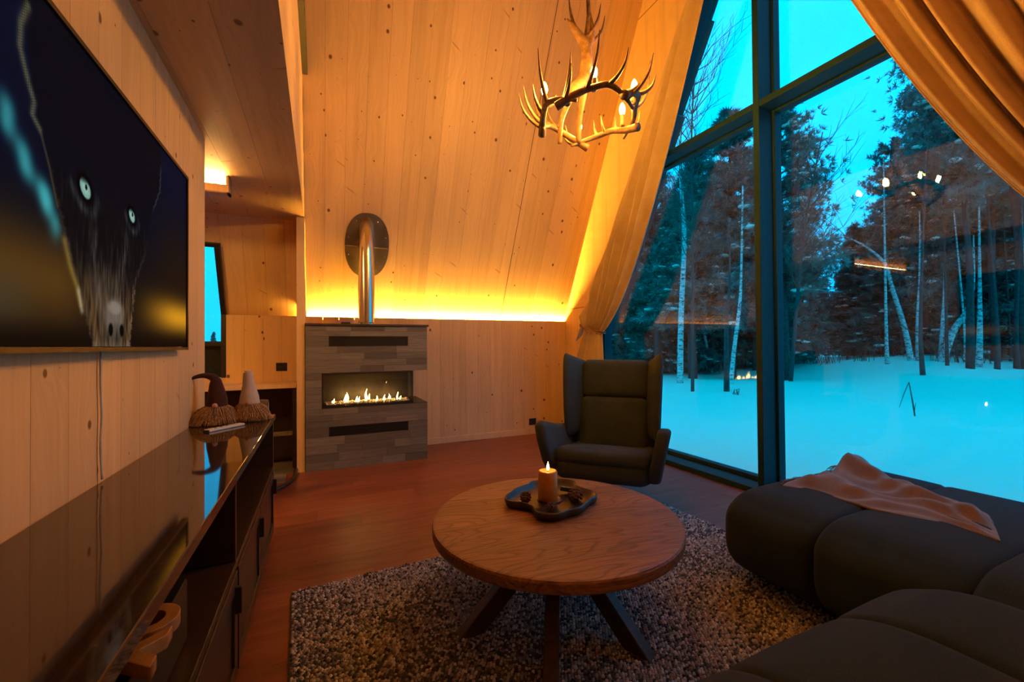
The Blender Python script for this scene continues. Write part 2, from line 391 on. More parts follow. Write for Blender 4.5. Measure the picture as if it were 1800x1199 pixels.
# TV wall with vertical boards, and the loft over the passage
wall_left = struct('wall_left', B().box(-.76, -.623, -.62, 2.948, 0, 2.36), PINE, 'pine board wall that carries the television')
n = 22; ww = (2.95+.6)/n
for i in range(n): plank(wall_left, ww, 2.36, frame4((-.60, -.6+(i+.5)*ww, 0), (0,1,0), (-1,0,0), (0,0,1)))
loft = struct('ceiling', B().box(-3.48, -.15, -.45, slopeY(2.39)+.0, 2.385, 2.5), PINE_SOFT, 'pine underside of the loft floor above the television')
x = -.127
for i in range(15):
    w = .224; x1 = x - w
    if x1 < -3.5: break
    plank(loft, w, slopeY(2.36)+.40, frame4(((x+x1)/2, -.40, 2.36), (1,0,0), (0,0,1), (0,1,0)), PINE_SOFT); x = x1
fascia = struct('trim_1', B().box(-.16, -.150, -.3, slopeY(3.48)-.0, 2.384, 3.45), PINE, 'pine board parapet at the loft edge')
for i in range(4):
    z0 = 2.36 + i*.274; plank(fascia, .274, slopeY(z0+.274)+.28, frame4((-.127, -.28, z0+.137), (0,0,1), (-1,0,0), (0,1,0)))
struct('trim_2', B().box(-.165, -.085, -.3, slopeY(3.52), 3.456, 3.52), BLACK, 'dark handrail cap on top of the loft parapet', bevel=.006)
stub = struct('wall_partition', B().box(-.19, -.124, 4.365, YK, 0, 2.358).box(-.189, -.125, YK, YK+.02, 0, ZK), PINE, 'narrow pine partition end beside the fireplace')
# far end of the passage and the gable behind the loft
struct('wall_far', B().box(-3.6, -3.5, -.8, 5.2, -.05, ZR+.1), PINE, 'far pine end wall of the cabin')

# gable wall round the big window
GP = [(YK+.1, -.05), (YK+.1, ZK), (RY, ZR+.1), (RY, 5.35), (4.30, 1.62), (4.30, -.05)]
def gable(sign): return [(p[0] if sign > 0 else 2*RY-p[0], p[1]) for p in GP]
wr = struct('wall_right', B().prism(gable(1), XW, XW+.12, 'x').prism(gable(-1), XW, XW+.12, 'x'), PINE, 'pine gable wall framing the tall window')

# window: frame bars with depth, four panes
win = empty('window_1', (0, 0, 0), 'tall A-shaped gable window with anthracite frame', None); win['kind'] = 'structure'
def bar(b, name='frame_bar', **kw): return b.obj(name, FRAME, win, bevel=.004, **kw)
X0, X1 = XW, 3.275
bar(B().box(X0, X1, 2.137, 2.186, 0, 5.3).box(X1-.075, X1, 2.118, 2.205, 0, 5.3), 'mullion')
bar(B().box(X0+.001, X1-.001, .02, 2.137, 2.955, 3.004).box(X1-.075, X1-.002, .02, 2.118, 2.938, 3.02), 'transom')
bar(B().box(X0+.001, X1-.001, 2.186, 4.29, 2.955, 3.004).box(X1-.075, X1-.002, 2.205, 4.29, 2.938, 3.02), 'transom')
bar(B().box(X0-.02, X1-.001, .02, 2.137, 0, .048).box(X1-.075, X1-.002, .02, 2.118, .048, .085), 'bottom_rail')
bar(B().box(X0-.02, X1-.001, 2.186, 4.29, 0, .048).box(X1-.075, X1-.002, 2.205, 4.29, .048, .085), 'bottom_rail')
for sg in (1, -1):
    fy = lambda y_: y_ if sg > 0 else 2*RY - y_
    bar(B().box(*(X0+.12, X1), *sorted((fy(4.24), fy(4.32))), 0, 1.62), 'jamb')
    bar(B().prism([(fy(4.32), 1.60), (fy(4.24), 1.60), (fy(RY+.0), 5.25), (fy(RY), 5.4)], X0+.12, X1, 'x'), 'slanted_jamb')
    for z0, z1 in ((.05, 2.945), (3.012, 5.3)):
        ye = lambda z: 4.28 if z < 1.62 else 4.28 - (z-1.62)*(4.28-RY)/(5.33-1.62)
        poly = [(fy(2.19), z0), (fy(ye(z0)), z0)] + ([(fy(4.28), 1.62)] if z0 < 1 else []) + [(fy(max(ye(z1), 2.2)), z1), (fy(2.19), z1)]
        if z0 > 3: poly = poly[:3] + poly[3:]
        B().prism(poly, 3.236, 3.250, 'x').obj('pane', GLASS, win)

# roof overhang outside: boards stepped like shingle courses
eave = empty('roof_overhang', (3.3, RY, 0), 'dark stepped shingle edge of the roof outside the window', 'roof')
for sg in (1,):
    for i in range(15):
        z0 = 1.5 + i*.40; c = at_slope(0, z0, .0)
        o_ = B().box(3.14, 3.72 + .02*(i % 2), -.028, .0, -.2, .24).obj('shingle_course', plain('tarred_shingle', (.03, .03, .035), .85) if i == 0 else bpy.data.materials['tarred_shingle'], eave)
        o_.matrix_basis = Matrix.Translation(Vector((0, slopeY(z0)-.34-RY, z0))-Vector((3.3, 0, 0))) @ Matrix.Rotation(BETA+.06, 4, 'X')
    o_ = B().box(3.13, 3.70, 0, .05, -.3, 6.4).obj('soffit_board', bpy.data.materials['tarred_shingle'], eave)
    o_.matrix_basis = Matrix.Translation(Vector((-3.3, slopeY(1.5)-.30-RY, 1.5))) @ Matrix.Rotation(BETA, 4, 'X')

# passage window, bent over the knee line
w2 = empty('window_2', (-.84, YK, 0), 'dark framed passage window bent along the slope', None); w2['kind'] = 'structure'
O2 = Vector((-.84, YK, 0))
def w2p(x, z, d=0): return ((Vector((x, YS, z)) if z < ZK else at_slope(x, z)) + (NRM*d if z > ZK else Vector((0, d, 0)))) - O2
def strip(pts_a, pts_b, d0, d1):
    b = B(); n_ = len(pts_a)
    V = [w2p(*p, d0) for p in pts_a] + [w2p(*p, d0) for p in pts_b] + [w2p(*p, d1) for p in pts_a] + [w2p(*p, d1) for p in pts_b]
    F = []
    for i in range(n_-1):
        F += [(i, i+1, n_+i+1, n_+i), (2*n_+i, 3*n_+i, 3*n_+i+1, 2*n_+i+1), (i, 2*n_+i, 2*n_+i+1, i+1), (n_+i, n_+i+1, 3*n_+i+1, 3*n_+i)]
    F += [(0, n_, 3*n_, 2*n_), (n_-1, 3*n_-1, 4*n_-1, 2*n_-1)]
    return b.add(V, F)
zs = (.86, ZK-.001, 2.09)
strip([(-.83, z) for z in zs], [(-.872, z) for z in zs], -.06, .07).obj('side_bar', BLACK, w2)
strip([(-1.22, z) for z in zs], [(-1.26, z) for z in zs], -.06, .07).obj('side_bar', BLACK, w2)
strip([(-1.25, 2.09), (-.83, 2.09)], [(-1.25, 2.12), (-.83, 2.12)], -.05, .07).obj('top_bar', BLACK, w2)
strip([(-1.25, 1.17), (-.83, 1.17)], [(-1.25, 1.215), (-.83, 1.215)], -.05, .07).obj('middle_bar', BLACK, w2)
zs = (1.2, ZK-.001, 2.1)
strip([(-.86, z) for z in zs], [(-1.23, z) for z in zs], .02, .03).obj('pane', GLASS, w2)
strip([(-.86, z) for z in (.86, 1.18)], [(-1.23, z) for z in (.86, 1.18)], .02, .03).obj('lower_panel', plain('dark_blue_panel', (.012, .02, .03), .25), w2)

# amber light strip in the slot between the knee wall and the slope
ls = B().box(-.118, XW-.01, YK+.026, YK+.046, 1.452, 1.458).obj('light_strip', STRIPM)
tag(ls, 'glowing amber light strip along the top of the back wall', 'light strip')
# hall lamp under the loft
hl = empty('ceiling_lamp', (-1.34, 3.55, 2.36), 'wooden box lamp glowing under the loft ceiling in the passage', 'lamp')
B().box(-.76, .76, .0, .085, -.115, -.100).box(-.76, .76, .07, .085, -.1, -.0005).box(.745, .76, -.02, .085, -.115, -.0005).box(-.76, -.745, -.02, .085, -.115, -.0005).box(-.745, .745, -.02, -.008, -.115, -.062).obj('wood_housing', PINE_SOFT, hl)
B().box(-.74, .74, .012, .06, -.062, -.045).obj('light_tube', HALLM, hl)
fill_lamp = empty('ceiling_lamp', (-1.35, 2.85, 2.36), 'added unseen fill lamp brightening the passage behind the television wall', 'lamp')  # extra lamp added out of sight to brighten the passage back wall
B().lathe([(.0, -.02), (.13, -.02), (.13, 0), (.0, 0)], 24).obj('mount', PINE_SOFT, fill_lamp)
B().lathe([(.0, -.085), (.06, -.08), (.10, -.055), (.11, -.0205), (.0, -.0205)], 24).obj('fill_globe', HALLM, fill_lamp, smooth=True)

# ------------------------------------------------------------------ fireplace
fp = empty('fireplace', (-.119, 4.34, 0), 'slate-clad gas fireplace with a row of flames against the back wall', 'fireplace')
FX1 = 1.129; DY = .588
DARKBODY = plain('charcoal_board', (.03, .027, .024), .8)
B().box(.012, FX1-.001, .012, DY, 0, .57).box(.012, FX1-.001, .012, DY, .907, 1.352).box(.012, .138, .012, DY, .57, .907).box(.138, .985, .30, DY, .57, .907).obj('body', DARKBODY, fp)
lower = [0, .0773, .1545, .2318, .309, .400, .4575, .515, .572]; mid = [.572, .64, .708, .776, .843, .907]; upper = [.907, .968, 1.031, 1.094, 1.157, 1.253, 1.303, 1.352]
def tiles(rows, xa, xb, hole=None):
    for i in range(len(rows)-1):
        z0, z1 = rows[i], rows[i+1]; segs = [(xa, xb)]
        if hole and abs(z0-hole[2]) < .001: segs = [(xa, hole[0]), (hole[1], xb)]
        for a, b_ in segs:
            x_ = a
            while x_ < b_-.001:
                L_ = rnd.choice((.22, .31, .42, .55)) if x_ > a else rnd.uniform(.12, .5)
                e = min(b_, x_+L_); e = b_ if b_-e < .06 else e
                p = rnd.uniform(0, .004)
                B().box(x_+.0006, e-.0006, -p, .014, z0+.0006, z1-.0006).obj('tile', SLATE, fp)
                x_ = e
tiles(lower, 0, FX1, (.200, .934, .309)); tiles(mid, 0, .138); tiles(upper, 0, FX1, (.200, .934, 1.157))
for z0, z1 in ((.309, .400), (1.157, 1.253)):
    v = B().box(.202, .932, .006, .011, z0+.001, z1-.001).box(.202, .932, -.003, .008, z0+.001, z0+.010).box(.202, .932, -.003, .008, z1-.010, z1-.001).box(.202, .211, -.003, .008, z0+.010, z1-.010).box(.923, .932, -.003, .008, z0+.010, z1-.010).obj('air_vent', BLACK, fp)
    for k in range(4):
        zz = z0+.018+k*.019 if z1-z0 > .08 else z0+.02+k*.018
        B().box(.211, .923, .0, .006, zz, zz+.004).obj('vent_slat', BLACKP, v)
B().box(-.002, FX1+.015, -.018, DY, 1.352, 1.372).obj('top_slab', plain('dark_top_slab', (.05, .032, .022), .45), fp, bevel=.003)
fb = B().box(.138, .985, .292, .302, .575, .905).box(.138, .985, .0, .3, .897, .905).box(.138, .143, .0, .3, .575, .9).box(.138, 1.129, .0, DY, .572, .578).obj('firebox', plain('firebox_steel', (.05, .042, .035), .45, .3), fp)
B().box(.138, .985, .004, .010, .578, .595).box(.138, .985, .004, .010, .890, .905).box(.138, .148, .004, .010, .595, .89).box(.975, .985, .004, .012, .578, .905).box(.978, .985, .29, .30, .578, .905).box(1.02, 1.035, .30, .33, .578, .907).obj('glass_trim', BLACK, fb)
B().box(.149, .975, .006, .009, .596, .889).obj('front_glass', FGLASS, fp)
B().box(.979, .983, .012, .29, .580, .904).obj('side_glass', FGLASS, fp)
B().box(.155, .965, .03, .20, .578, .600).obj('burner_tray', BLACK, fp)
pb = B()
for i in range(420):
    x_, y_ = rnd.uniform(.17, .955), rnd.uniform(.035, .195); r_ = rnd.uniform(.007, .013)
    pb.ball((x_, y_, .602 + rnd.uniform(0, .022)*(1-abs(y_-.12)/.1)), r_, r_*rnd.uniform(.7, 1.2), r_*.8, 6, 4)
pb.obj('pebble_bed', plain('pale_pebbles', (.55, .48, .40), .7, 0, .4, 30), fp, smooth=True, kind='stuff')
for x_, h_, w_ in ((.24, .045, .014), (.345, .085, .016), (.365, .105, .017), (.455, .06, .017), (.475, .05, .012), (.545, .13, .018), (.575, .075, .015), (.64, .055, .013), (.715, .06, .015), (.765, .062, .02), (.84, .085, .013), (.87, .04, .012)):
    w_ *= .62; h_ *= .9
    fl = B().lathe([(.001, 0), (w_*.6, h_*.08), (w_, h_*.28), (w_*.72, h_*.55), (w_*.3, h_*.8), (.001, h_)], 8, (x_, .115+rnd.uniform(-.03, .03), .61))
    fl.V = [(v[0] + .012*math.sin((v[2]-.6)*40+x_*50)*(v[2]-.61)/h_*.8, v[1], v[2]) for v in fl.V]
    fl.obj('flame', FLAMEM, fp, smooth=True)
# flue
flue = empty('flue_pipe', (.44, 4.56, 1.372), 'polished steel flue pipe rising from the fireplace into the slope', 'flue pipe')
zt = ZK + (YS-4.56)/TB - 1.372
B().tube([(0, 0, 0), (0, 0, .03), (0, 0, zt-.2), (0, 0, zt+.16)], .079, 32).obj('pipe', STEEL, flue, smooth=True)
B().lathe([(.081, .0), (.092, .0), (.092, .012), (.081, .012)], 32).obj('collar', STEEL, flue)
plate = B(); NP = 40; V = []
for d in (-.008, -.001):
    for k in range(NP):
        a = 2*PI*k/NP; c_, s_ = math.cos(a), math.sin(a)
        xx = .218*math.copysign(abs(c_)**.86, c_); yy = .335*math.copysign(abs(s_)**.9, s_)
        V.append(at_slope(.455 + xx, 2.20) + UP*yy + NRM*d - Vector((.44, 4.56, 1.372)))
plate.add(V, [tuple(range(NP)), tuple(range(NP, 2*NP))[::-1]] + [(k, NP+k, NP+(k+1) % NP, (k+1) % NP) for k in range(NP)])
po = plate.obj('oval_plate', DARKSTEEL, flue)
for a in (20, 60, 125, 165, 200, 238, 302, 340):
    c_, s_ = math.cos(math.radians(a)), math.sin(math.radians(a))
    q = at_slope(.455+.19*c_, 2.20) + UP*.30*s_ + NRM*-.010 - Vector((.44, 4.56, 1.372))
    B().ball(q, .006, .006, .006, 6, 4).obj('screw', STEEL, po)
seam = B(); q0 = at_slope(.245, 2.19, -.0085)-Vector((.44, 4.56, 1.372)); q1 = at_slope(.665, 2.19, -.0085)-Vector((.44, 4.56, 1.372)); seam.tube([q0, q1], .0016, 4).obj('seam_line', STEEL, po)
tag(B().box(.19, .275, 4.40, 4.43, 1.372, 1.392).obj('fire_remote', BLACKP, bevel=.004), 'small dark control lying on top of the fireplace', 'remote')

# sockets on the walls
for (x_, z_, lb) in ((-.352, .952, 'black double socket on the passage back wall'), (2.523, .161, 'black socket low on the back wall beside the armchair')):
    s_ = empty('wall_socket', (x_, YK, z_), lb, 'socket')
    B().box(-.05, .05, -.009, 0, -.042, .042).obj('cover_plate', BLACKP, s_, bevel=.003)
    for k in (-1, 1): B().lathe([(.016, 0), (.016, .002), (.012, .002)], 16).xform(Matrix.Translation((k*.024, -.009, 0)) @ Matrix.Rotation(PI/2, 4, 'X')).obj('outlet', plain('outlet_black', (.02, .02, .02), .5), s_)

# passage bench, chair back and slate tiles behind the sideboard
bench = empty('hall_bench', (-1.0, 4.72, 0), 'dark passage bench with a pine top under the window', 'bench')
B().box(-.62, .80, -.20, .205, .765, .80).obj('bench_top', PINE, bench, bevel=.003)
B().box(-.62, .80, .16, .2, 0, .765).box(-.62, -.58, -.18, .16, 0, .765).box(.765, .80, -.18, .16, 0, .765).obj('frame', CABW, bench)
B().box(-.58, .765, -.16, -.12, .315, .35).obj('foot_rail', plain('grey_rail', (.16, .14, .12), .5), bench)
st = empty('dining_chair', (-.42, 3.55, 0), 'dark brown chair back showing behind the end of the sideboard', 'chair')
B().soft(-.085, .085, -.02, .02, .50, .775, .015, (0, .01, 0), 6).obj('backrest', plain('brown_leather', (.07, .04, .02), .5), st, smooth=True)
B().soft(-.34, .02, .02, .40, .43, .48, .02, (0, 0, .01), 6).obj('seat', bpy.data.materials['brown_leather'], st, smooth=True)
for x_, y_ in ((-.32, .05), (.0, .05), (-.32, .37), (.0, .37)): B().tube([(x_, y_, 0), (x_, y_, .44)], [.012, .016], 8).obj('leg', BLACK, st)
B().box(-.06, .04, -.012, .05, .44, .56).obj('back_post', BLACK, st)
slate_fl = empty('floor_tiles', (-.3, 4.1, 0), 'grey slate tiles on the passage floor inside a dark curved edging', 'tiles')
slate_fl['kind'] = 'structure'
FT = plain('floor_slate', (.13, .12, .11), .5, 0, .4, 6, .003)
for i in range(3):
    for j in range(5):
        x1_ = -.002+.08 - i*.30; y0_ = -.62+j*.30
        if i == 0: x1_ = min(x1_, .085 if y0_ > .05 else (.03 if y0_ > -.25 else -.06))
        x0_ = .078-(i+1)*.30+.004
        if x1_ - x0_ > .05: B().box(x0_, x1_, y0_, y0_+.295, 0, .006).obj('tile', FT, slate_fl, bevel=.002)
B().tube(bez([(.105, .27, .035), (.10, .0, .035), (.07, -.14, .035), (0, -.26, .035), (-.12, -.38, .035), (-.3, -.5, .035)], 6), .014, 6).obj('edging', BLACK, slate_fl)

# ------------------------------------------------------------------ television
tv = empty('television', (-.6, 1.70, 1.14), 'wall-mounted flat television with black frame showing a dark dog face', 'television')
TY0, TY1, TZ0, TZ1 = .985, 2.437, 1.142, 1.952; oy, oz = 1.70, 1.14
B().box(.003, .026, TY0-oy+.02, TY1-oy-.02, TZ0-oz+.02, TZ1-oz-.02).obj('housing', BLACKP, tv)
fr = .013
B().box(.020, .042, TY0-oy, TY1-oy, 0.002, .002+fr).box(.020, .042, TY0-oy, TY1-oy, TZ1-oz-fr, TZ1-oz).box(.020, .042, TY0-oy, TY0-oy+fr, .002+fr, TZ1-oz-fr).box(.020, .042, TY1-oy-fr, TY1-oy, .002+fr, TZ1-oz-fr).obj('bezel', plain('black_bezel', (.015, .014, .013), .4), tv)
def tv_picture(Y, Z):
    def sm(a, b, x): t = np.clip((x-a)/(b-a), 0, 1); return t*t*(3-2*t)
    R_ = np.random.RandomState(2); z = (Z-1.155)/(1.94-1.155); C = np.zeros(Y.shape+(3,))
    def lay(mask, col): C[:] = C*(1-mask[..., None]) + np.array(col)/255.*mask[..., None]
    def curve(pts, w0, w1, n=60):
        "soft stroke along a polyline"
        p = np.array(pts); t = np.linspace(0, len(p)-1, n); a = np.interp(t, range(len(p)), p[:, 0]); b = np.interp(t, range(len(p)), p[:, 1]); m = np.zeros(Y.shape)
        for k in range(n): w = w0+(w1-w0)*k/(n-1); m = np.maximum(m, np.exp(-(((Y-a[k])**2+(Z-b[k])**2)/w**2)))
        return m
    hair = R_.uniform(0, 1, Y.shape)
    for ax_, n_ in ((0, 5), (0, 5), (0, 4), (1, 1)):
        hair = sum(np.roll(hair, k, ax_) for k in range(-n_, n_+1))/(2*n_+1)
    hair = np.clip(.5 + (hair-hair.mean())/hair.std()*.22, 0, 1)
    lay(np.ones_like(Y), (12, 18, 34)); lay(sm(.45, 1., z)*.8, (13, 20, 40)); lay(sm(1.75, 2.3, Y)*sm(.9, .4, z)*.85, (38, 27, 20)); lay(sm(.55, .15, z)*.75, (40, 27, 15))
    lay(np.exp(-((z-.165)/.085)**2)*sm(1.75, 2.3, Y), (205, 140, 34)); lay(np.exp(-((z-.20)/.13)**2)*sm(1.62, 1.35, Y)*.62, (112, 76, 30)); lay(np.exp(-((z-.13)/.08)**2)*sm(1.35, 1.1, Y)*.6, (66, 64, 54)); lay(sm(.10, .0, z)*.7, (20, 13, 9))
    rope = [(1.16, 1.651), (1.197, 1.591), (1.257, 1.531), (1.328, 1.486), (1.354, 1.415)]
    for i in range(30):
        t = i/29*4; ry = np.interp(t, range(5), [q[0] for q in rope]); rz = np.interp(t, range(5), [q[1] for q in rope]); f = .25+.75*abs(math.sin(i*.78))
        b_ = np.interp(t, [0, 2, 3, 3.4, 4], [.55, .75, 1.0, .8, .2]); lay(np.exp(-(((Y-ry-.012*math.sin(i*.78))/.023)**2+((Z-rz)/.024)**2))*.42*f*b_, (70, 190, 195))
    zl = [1.15, 1.16, 1.257, 1.317, 1.416, 1.483, 1.546, 1.609, 1.645, 1.70, 1.95]; yl = [1.54, 1.535, 1.476, 1.45, 1.393, 1.365, 1.332, 1.313, 1.285, 1.268, 1.20]
    zr = [1.15, 1.161, 1.285, 1.369, 1.481, 1.643, 1.765, 1.879, 1.95]; yr = [1.782, 1.784, 1.811, 1.83, 1.917, 1.978, 2.07, 2.083, 2.09]
    wob = .004*np.sin(Z*210)+.003*np.sin(Z*530+1)
    L = np.interp(Z, zl, yl)+wob; R = np.interp(Z, zr, yr)-wob; ins = sm(-.008, .010, Y-L)*sm(-.008, .010, R-Y); u = (Y-L)/(R-L)
    lay(ins, (13, 16, 25)); lay(ins*sm(1.62, 1.5, Z)*.5, (22, 18, 15))
    lay(ins*sm(1.45, 1.25, Z)*(.30+.55*hair)*.75, (112, 80, 46)); lay(ins*np.exp(-((u-.5)/.22)**2)*sm(1.42, 1.30, Z)*(.3+.5*hair)*.6, (110, 96, 78)); lay(ins*np.exp(-((u-.16)/.10)**2)*sm(1.40, 1.2, Z)*.5*hair, (150, 112, 62)); lay(ins*np.exp(-((u-.84)/.10)**2)*sm(1.38, 1.2, Z)*.45*hair, (150, 108, 58))
    for c_, w in ((.30, .05), (.70, .05)): lay(ins*np.exp(-((u-c_)/w)**2)*sm(1.58, 1.40, Z)*sm(1.2, 1.3, Z)*.55*hair, (100, 92, 84))
    lay(ins*hair**3*sm(1.7, 1.4, Z)*.16, (120, 112, 104))
    lay(curve([(1.393, 1.416), (1.418, 1.36), (1.452, 1.31), (1.47, 1.265)], .013, .010)*.6, (150, 122, 56)); lay(curve([(1.460, 1.30), (1.476, 1.25)], .010, .008)*.5, (190, 178, 156))
    lay(np.exp(-((R-Y-.006)/.010)**2)*sm(1.62, 1.3, Z)*.45*hair, (150, 128, 96)); lay(np.exp(-((Y-L-.006)/.008)**2)*sm(1.62, 1.45, Z)*sm(1.3, 1.4, Z)*.35, (90, 76, 56))
    ear = [(1.245, 1.885), (1.222, 1.835), (1.219, 1.782), (1.246, 1.726), (1.268, 1.691), (1.262, 1.660), (1.290, 1.640)]
    lay(curve(ear, .012, .009, 90)*(.35+.65*np.clip(.5+.5*np.sin(Z*900+Y*500)+.3*np.sin(Y*900), 0, 1))*.75, (126, 118, 82)); lay(curve([(1.29, 1.64), (1.325, 1.575), (1.36, 1.49)], .005, .004)*.6, (88, 72, 52))
    lay(np.exp(-((R-Y)/.005)**2)*sm(1.64, 1.70, Z)*sm(1.89, 1.84, Z)*.5, (96, 92, 88))
    for ey, ez, ra in ((1.492, 1.578, 1.15), (1.80, 1.592, .95)):
        a, b_ = (Y-ey)/(.026*ra), (Z-ez)/(.024*ra); d = np.hypot(a+.25*b_, b_); lay(sm(1.75, 1.05, d), (5, 6, 10)); lay(np.exp(-((d-2.25)/.5)**2)*.34*hair*sm(.6, -.8, b_), (120, 122, 124))
        lay(sm(1.04, .82, d), (118, 160, 148)); lay(sm(.8, .2, d)*.45, (170, 205, 188)); lay(sm(1.0, .75, np.hypot((Y-ey-.004)/.0075, (Z-ez-.004)/.0085)), (8, 14, 18)); lay(sm(.25, .9, b_)*sm(1.3, 1.0, d)*.75, (6, 8, 12))
    lay(sm(1.25, .55, np.hypot((Y-1.672)/.07, (Z-1.245)/.062))*.65, (118, 108, 100)); lay(sm(1.2, .6, np.hypot((Y-1.672)/.05, (Z-1.275)/.022))*.4, (160, 148, 134)); lay(sm(1.15, .6, np.hypot((Y-1.685)/.06, (Z-1.20)/.03))*.5, (66, 60, 56))
    for q in (1.645, 1.722): lay(sm(1.25, .7, np.hypot((Y-q)/.015, (Z-1.207)/.020)), (14, 12, 12))
    lay(np.exp(-((Y-1.686)/.005)**2)*sm(1.22, 1.19, Z)*.7, (18, 15, 14)); lay(ins*sm(1.185, 1.16, Z)*.4*hair, (150, 142, 130))
    return np.clip(C, 0, 1)
ny_, nz_ = 440, 246
yy, zz = np.meshgrid(np.linspace(TY0+fr, TY1-fr, ny_), np.linspace(TZ0+fr+.002, TZ1-fr, nz_))
me = bpy.data.meshes.new('screen')
V = np.stack([np.full(yy.size, .034), yy.ravel()-oy, zz.ravel()-oz], 1)
ii = (np.arange(nz_-1)[:, None]*ny_ + np.arange(ny_-1)[None]).ravel(); Fq = np.stack([ii, ii+1, ii+ny_+1, ii+ny_], 1)
me.from_pydata(V.tolist(), [], Fq.tolist())
ca = me.color_attributes.new('print', 'FLOAT_COLOR', 'POINT'); c3 = tv_picture(yy, zz)**2.2
ca.data.foreach_set('color', np.concatenate([c3.reshape(-1, 3), np.ones((yy.size, 1))], 1).astype(np.float32).ravel())
g = G('screen_picture'); at_ = g.n('Attribute'); at_.attribute_name = 'print'
di = g.n('BsdfDiffuse'); g.set(di.inputs[0], (.004, .004, .0045)); em = g.n('Emission'); g.set(em.inputs[0], at_.outputs['Color']); em.inputs[1].default_value = 1.0
ad = g.n('AddShader'); g.set(ad.inputs[0], di.outputs[0]); g.set(ad.inputs[1], em.outputs[0]); g.set(g.out.inputs[0], ad.outputs[0])
me.materials.append(g.m); link('screen', me, tv)
cb = B().tube(bez([(-.592, 1.655, 1.15), (-.592, 1.654, 1.05), (-.591, 1.66, .95), (-.592, 1.655, .86), (-.590, 1.66, .762)], 6), .0035, 6).obj('power_cable', plain('white_cable', (.6, .55, .5), .5), smooth=True)
tag(cb, 'thin pale cable hanging down the wall from the television', 'cable')

# ------------------------------------------------------------------ sideboard
SX0, SX1, SY0, SY1, ST = -.598, -.250, .02, 2.89, .752
sb = empty('sideboard', ((SX0+SX1)/2, 1.45, 0), 'long black-brown sideboard with polished granite top under the television', 'sideboard')
ox = (SX0+SX1)/2
def sbx(b, name, mat, parent=None, **kw): return B_shift(b, -ox, -1.45).obj(name, mat, parent or sb, **kw)
def B_shift(b, dx, dy): b.V = [(v[0]+dx, v[1]+dy, v[2]) for v in b.V]; return b
sbx(B().box(SX0, SX1+.010, SY0-.01, SY1+.012, ST-.032, ST), 'granite_top', GRANITE, bevel=.003)
sbx(B().box(SX0, SX0+.015, SY0, SY1, .06, ST-.033), 'back_panel', CABW)
sbx(B().box(SX0+.015, SX1, SY0+.02, SY1-.02, .425, .447), 'shelf', CABW, bevel=.0015)
sbx(B().box(SX0+.015, SX1-.02, SY0+.02, SY1-.02, .06, .08), 'bottom_panel', CABW)
sbx(B().box(SX0+.015, SX1-.03, SY0, SY1, 0, .06), 'plinth', CABW)
for y_ in (SY0, SY1-.022): sbx(B().box(SX0, SX1, y_, y_+.022, .0605, ST-.033), 'side_panel', CABW, bevel=.0015)
sbx(B().box(SX0+.015, SX1-.003, 1.655, 1.677, .448, ST-.033), 'divider', CABW, bevel=.0015)
sbx(B().box(SX0+.015, SX1-.02, 1.655, 1.677, .081, .424), 'divider', CABW)
edges = [(.045, .44), (.445, .84), (.845, 1.24), (1.245, 1.645), (1.675, 2.225), (2.23, 2.865)]
edges = [(.05, .555), (.56, 1.10), (1.105, 1.650), (1.675, 2.250), (2.256, 2.866)]
for a, b_ in edges:
    dn = sbx(B().box(SX1-.016, SX1-.004, a+.05, b_-.05, .135, .375), 'door', CABW)
    for q in ((a, a+.052, .083, .421), (b_-.052, b_, .083, .421), (a+.052, b_-.052, .083, .137), (a+.052, b_-.052, .368, .421)):
        sbx(B().box(SX1-.018, SX1+.004, *q), 'door_frame', CABW, dn, bevel=.0015)
    sbx(B().box(SX1+.003, SX1+.022, b_-.045, b_-.028, .30, .385), 'handle', BLACK, dn, bevel=.003)
# wooden letters on the open shelf
def text_obj(name, txt, size, depth, mat):
    cu = bpy.data.curves.new(name, 'FONT'); cu.body = txt; cu.size = size; cu.extrude = depth/2; cu.bevel_depth = .002; cu.offset = .004
    t_ = bpy.data.objects.new('tmp', cu); COL.objects.link(t_); dg = bpy.context.evaluated_depsgraph_get()
    me_ = bpy.data.meshes.new_from_object(t_.evaluated_get(dg)); bpy.data.objects.remove(t_); me_.materials.clear(); me_.materials.append(mat); return me_
LET = wood('ochre_wood', (.42, .20, .06), (.33, .15, .045), (.2, .09, .03), .5)
mb = empty('media_box', (-.42, 1.02, .447), 'flat black media box on the open shelf of the sideboard', 'media box')
B().box(-.13, .13, -.30, .24, .008, .150).obj('case', BLACKP, mb, bevel=.004)
B().box(-.11, -.09, -.28, -.26, 0, .009).box(.09, .11, -.28, -.26, 0, .009).box(-.11, -.09, .20, .22, 0, .009).box(.09, .11, .20, .22, 0, .009).obj('feet', BLACKP, mb)
lt = link('wooden_letters', text_obj('wooden_letters', 'XO', .13, .022, LET), None, (-.262, .905, .611), (0, 0, PI/2))
tag(lt, 'ochre wooden letters lying on the black media box in the sideboard', 'ornament')

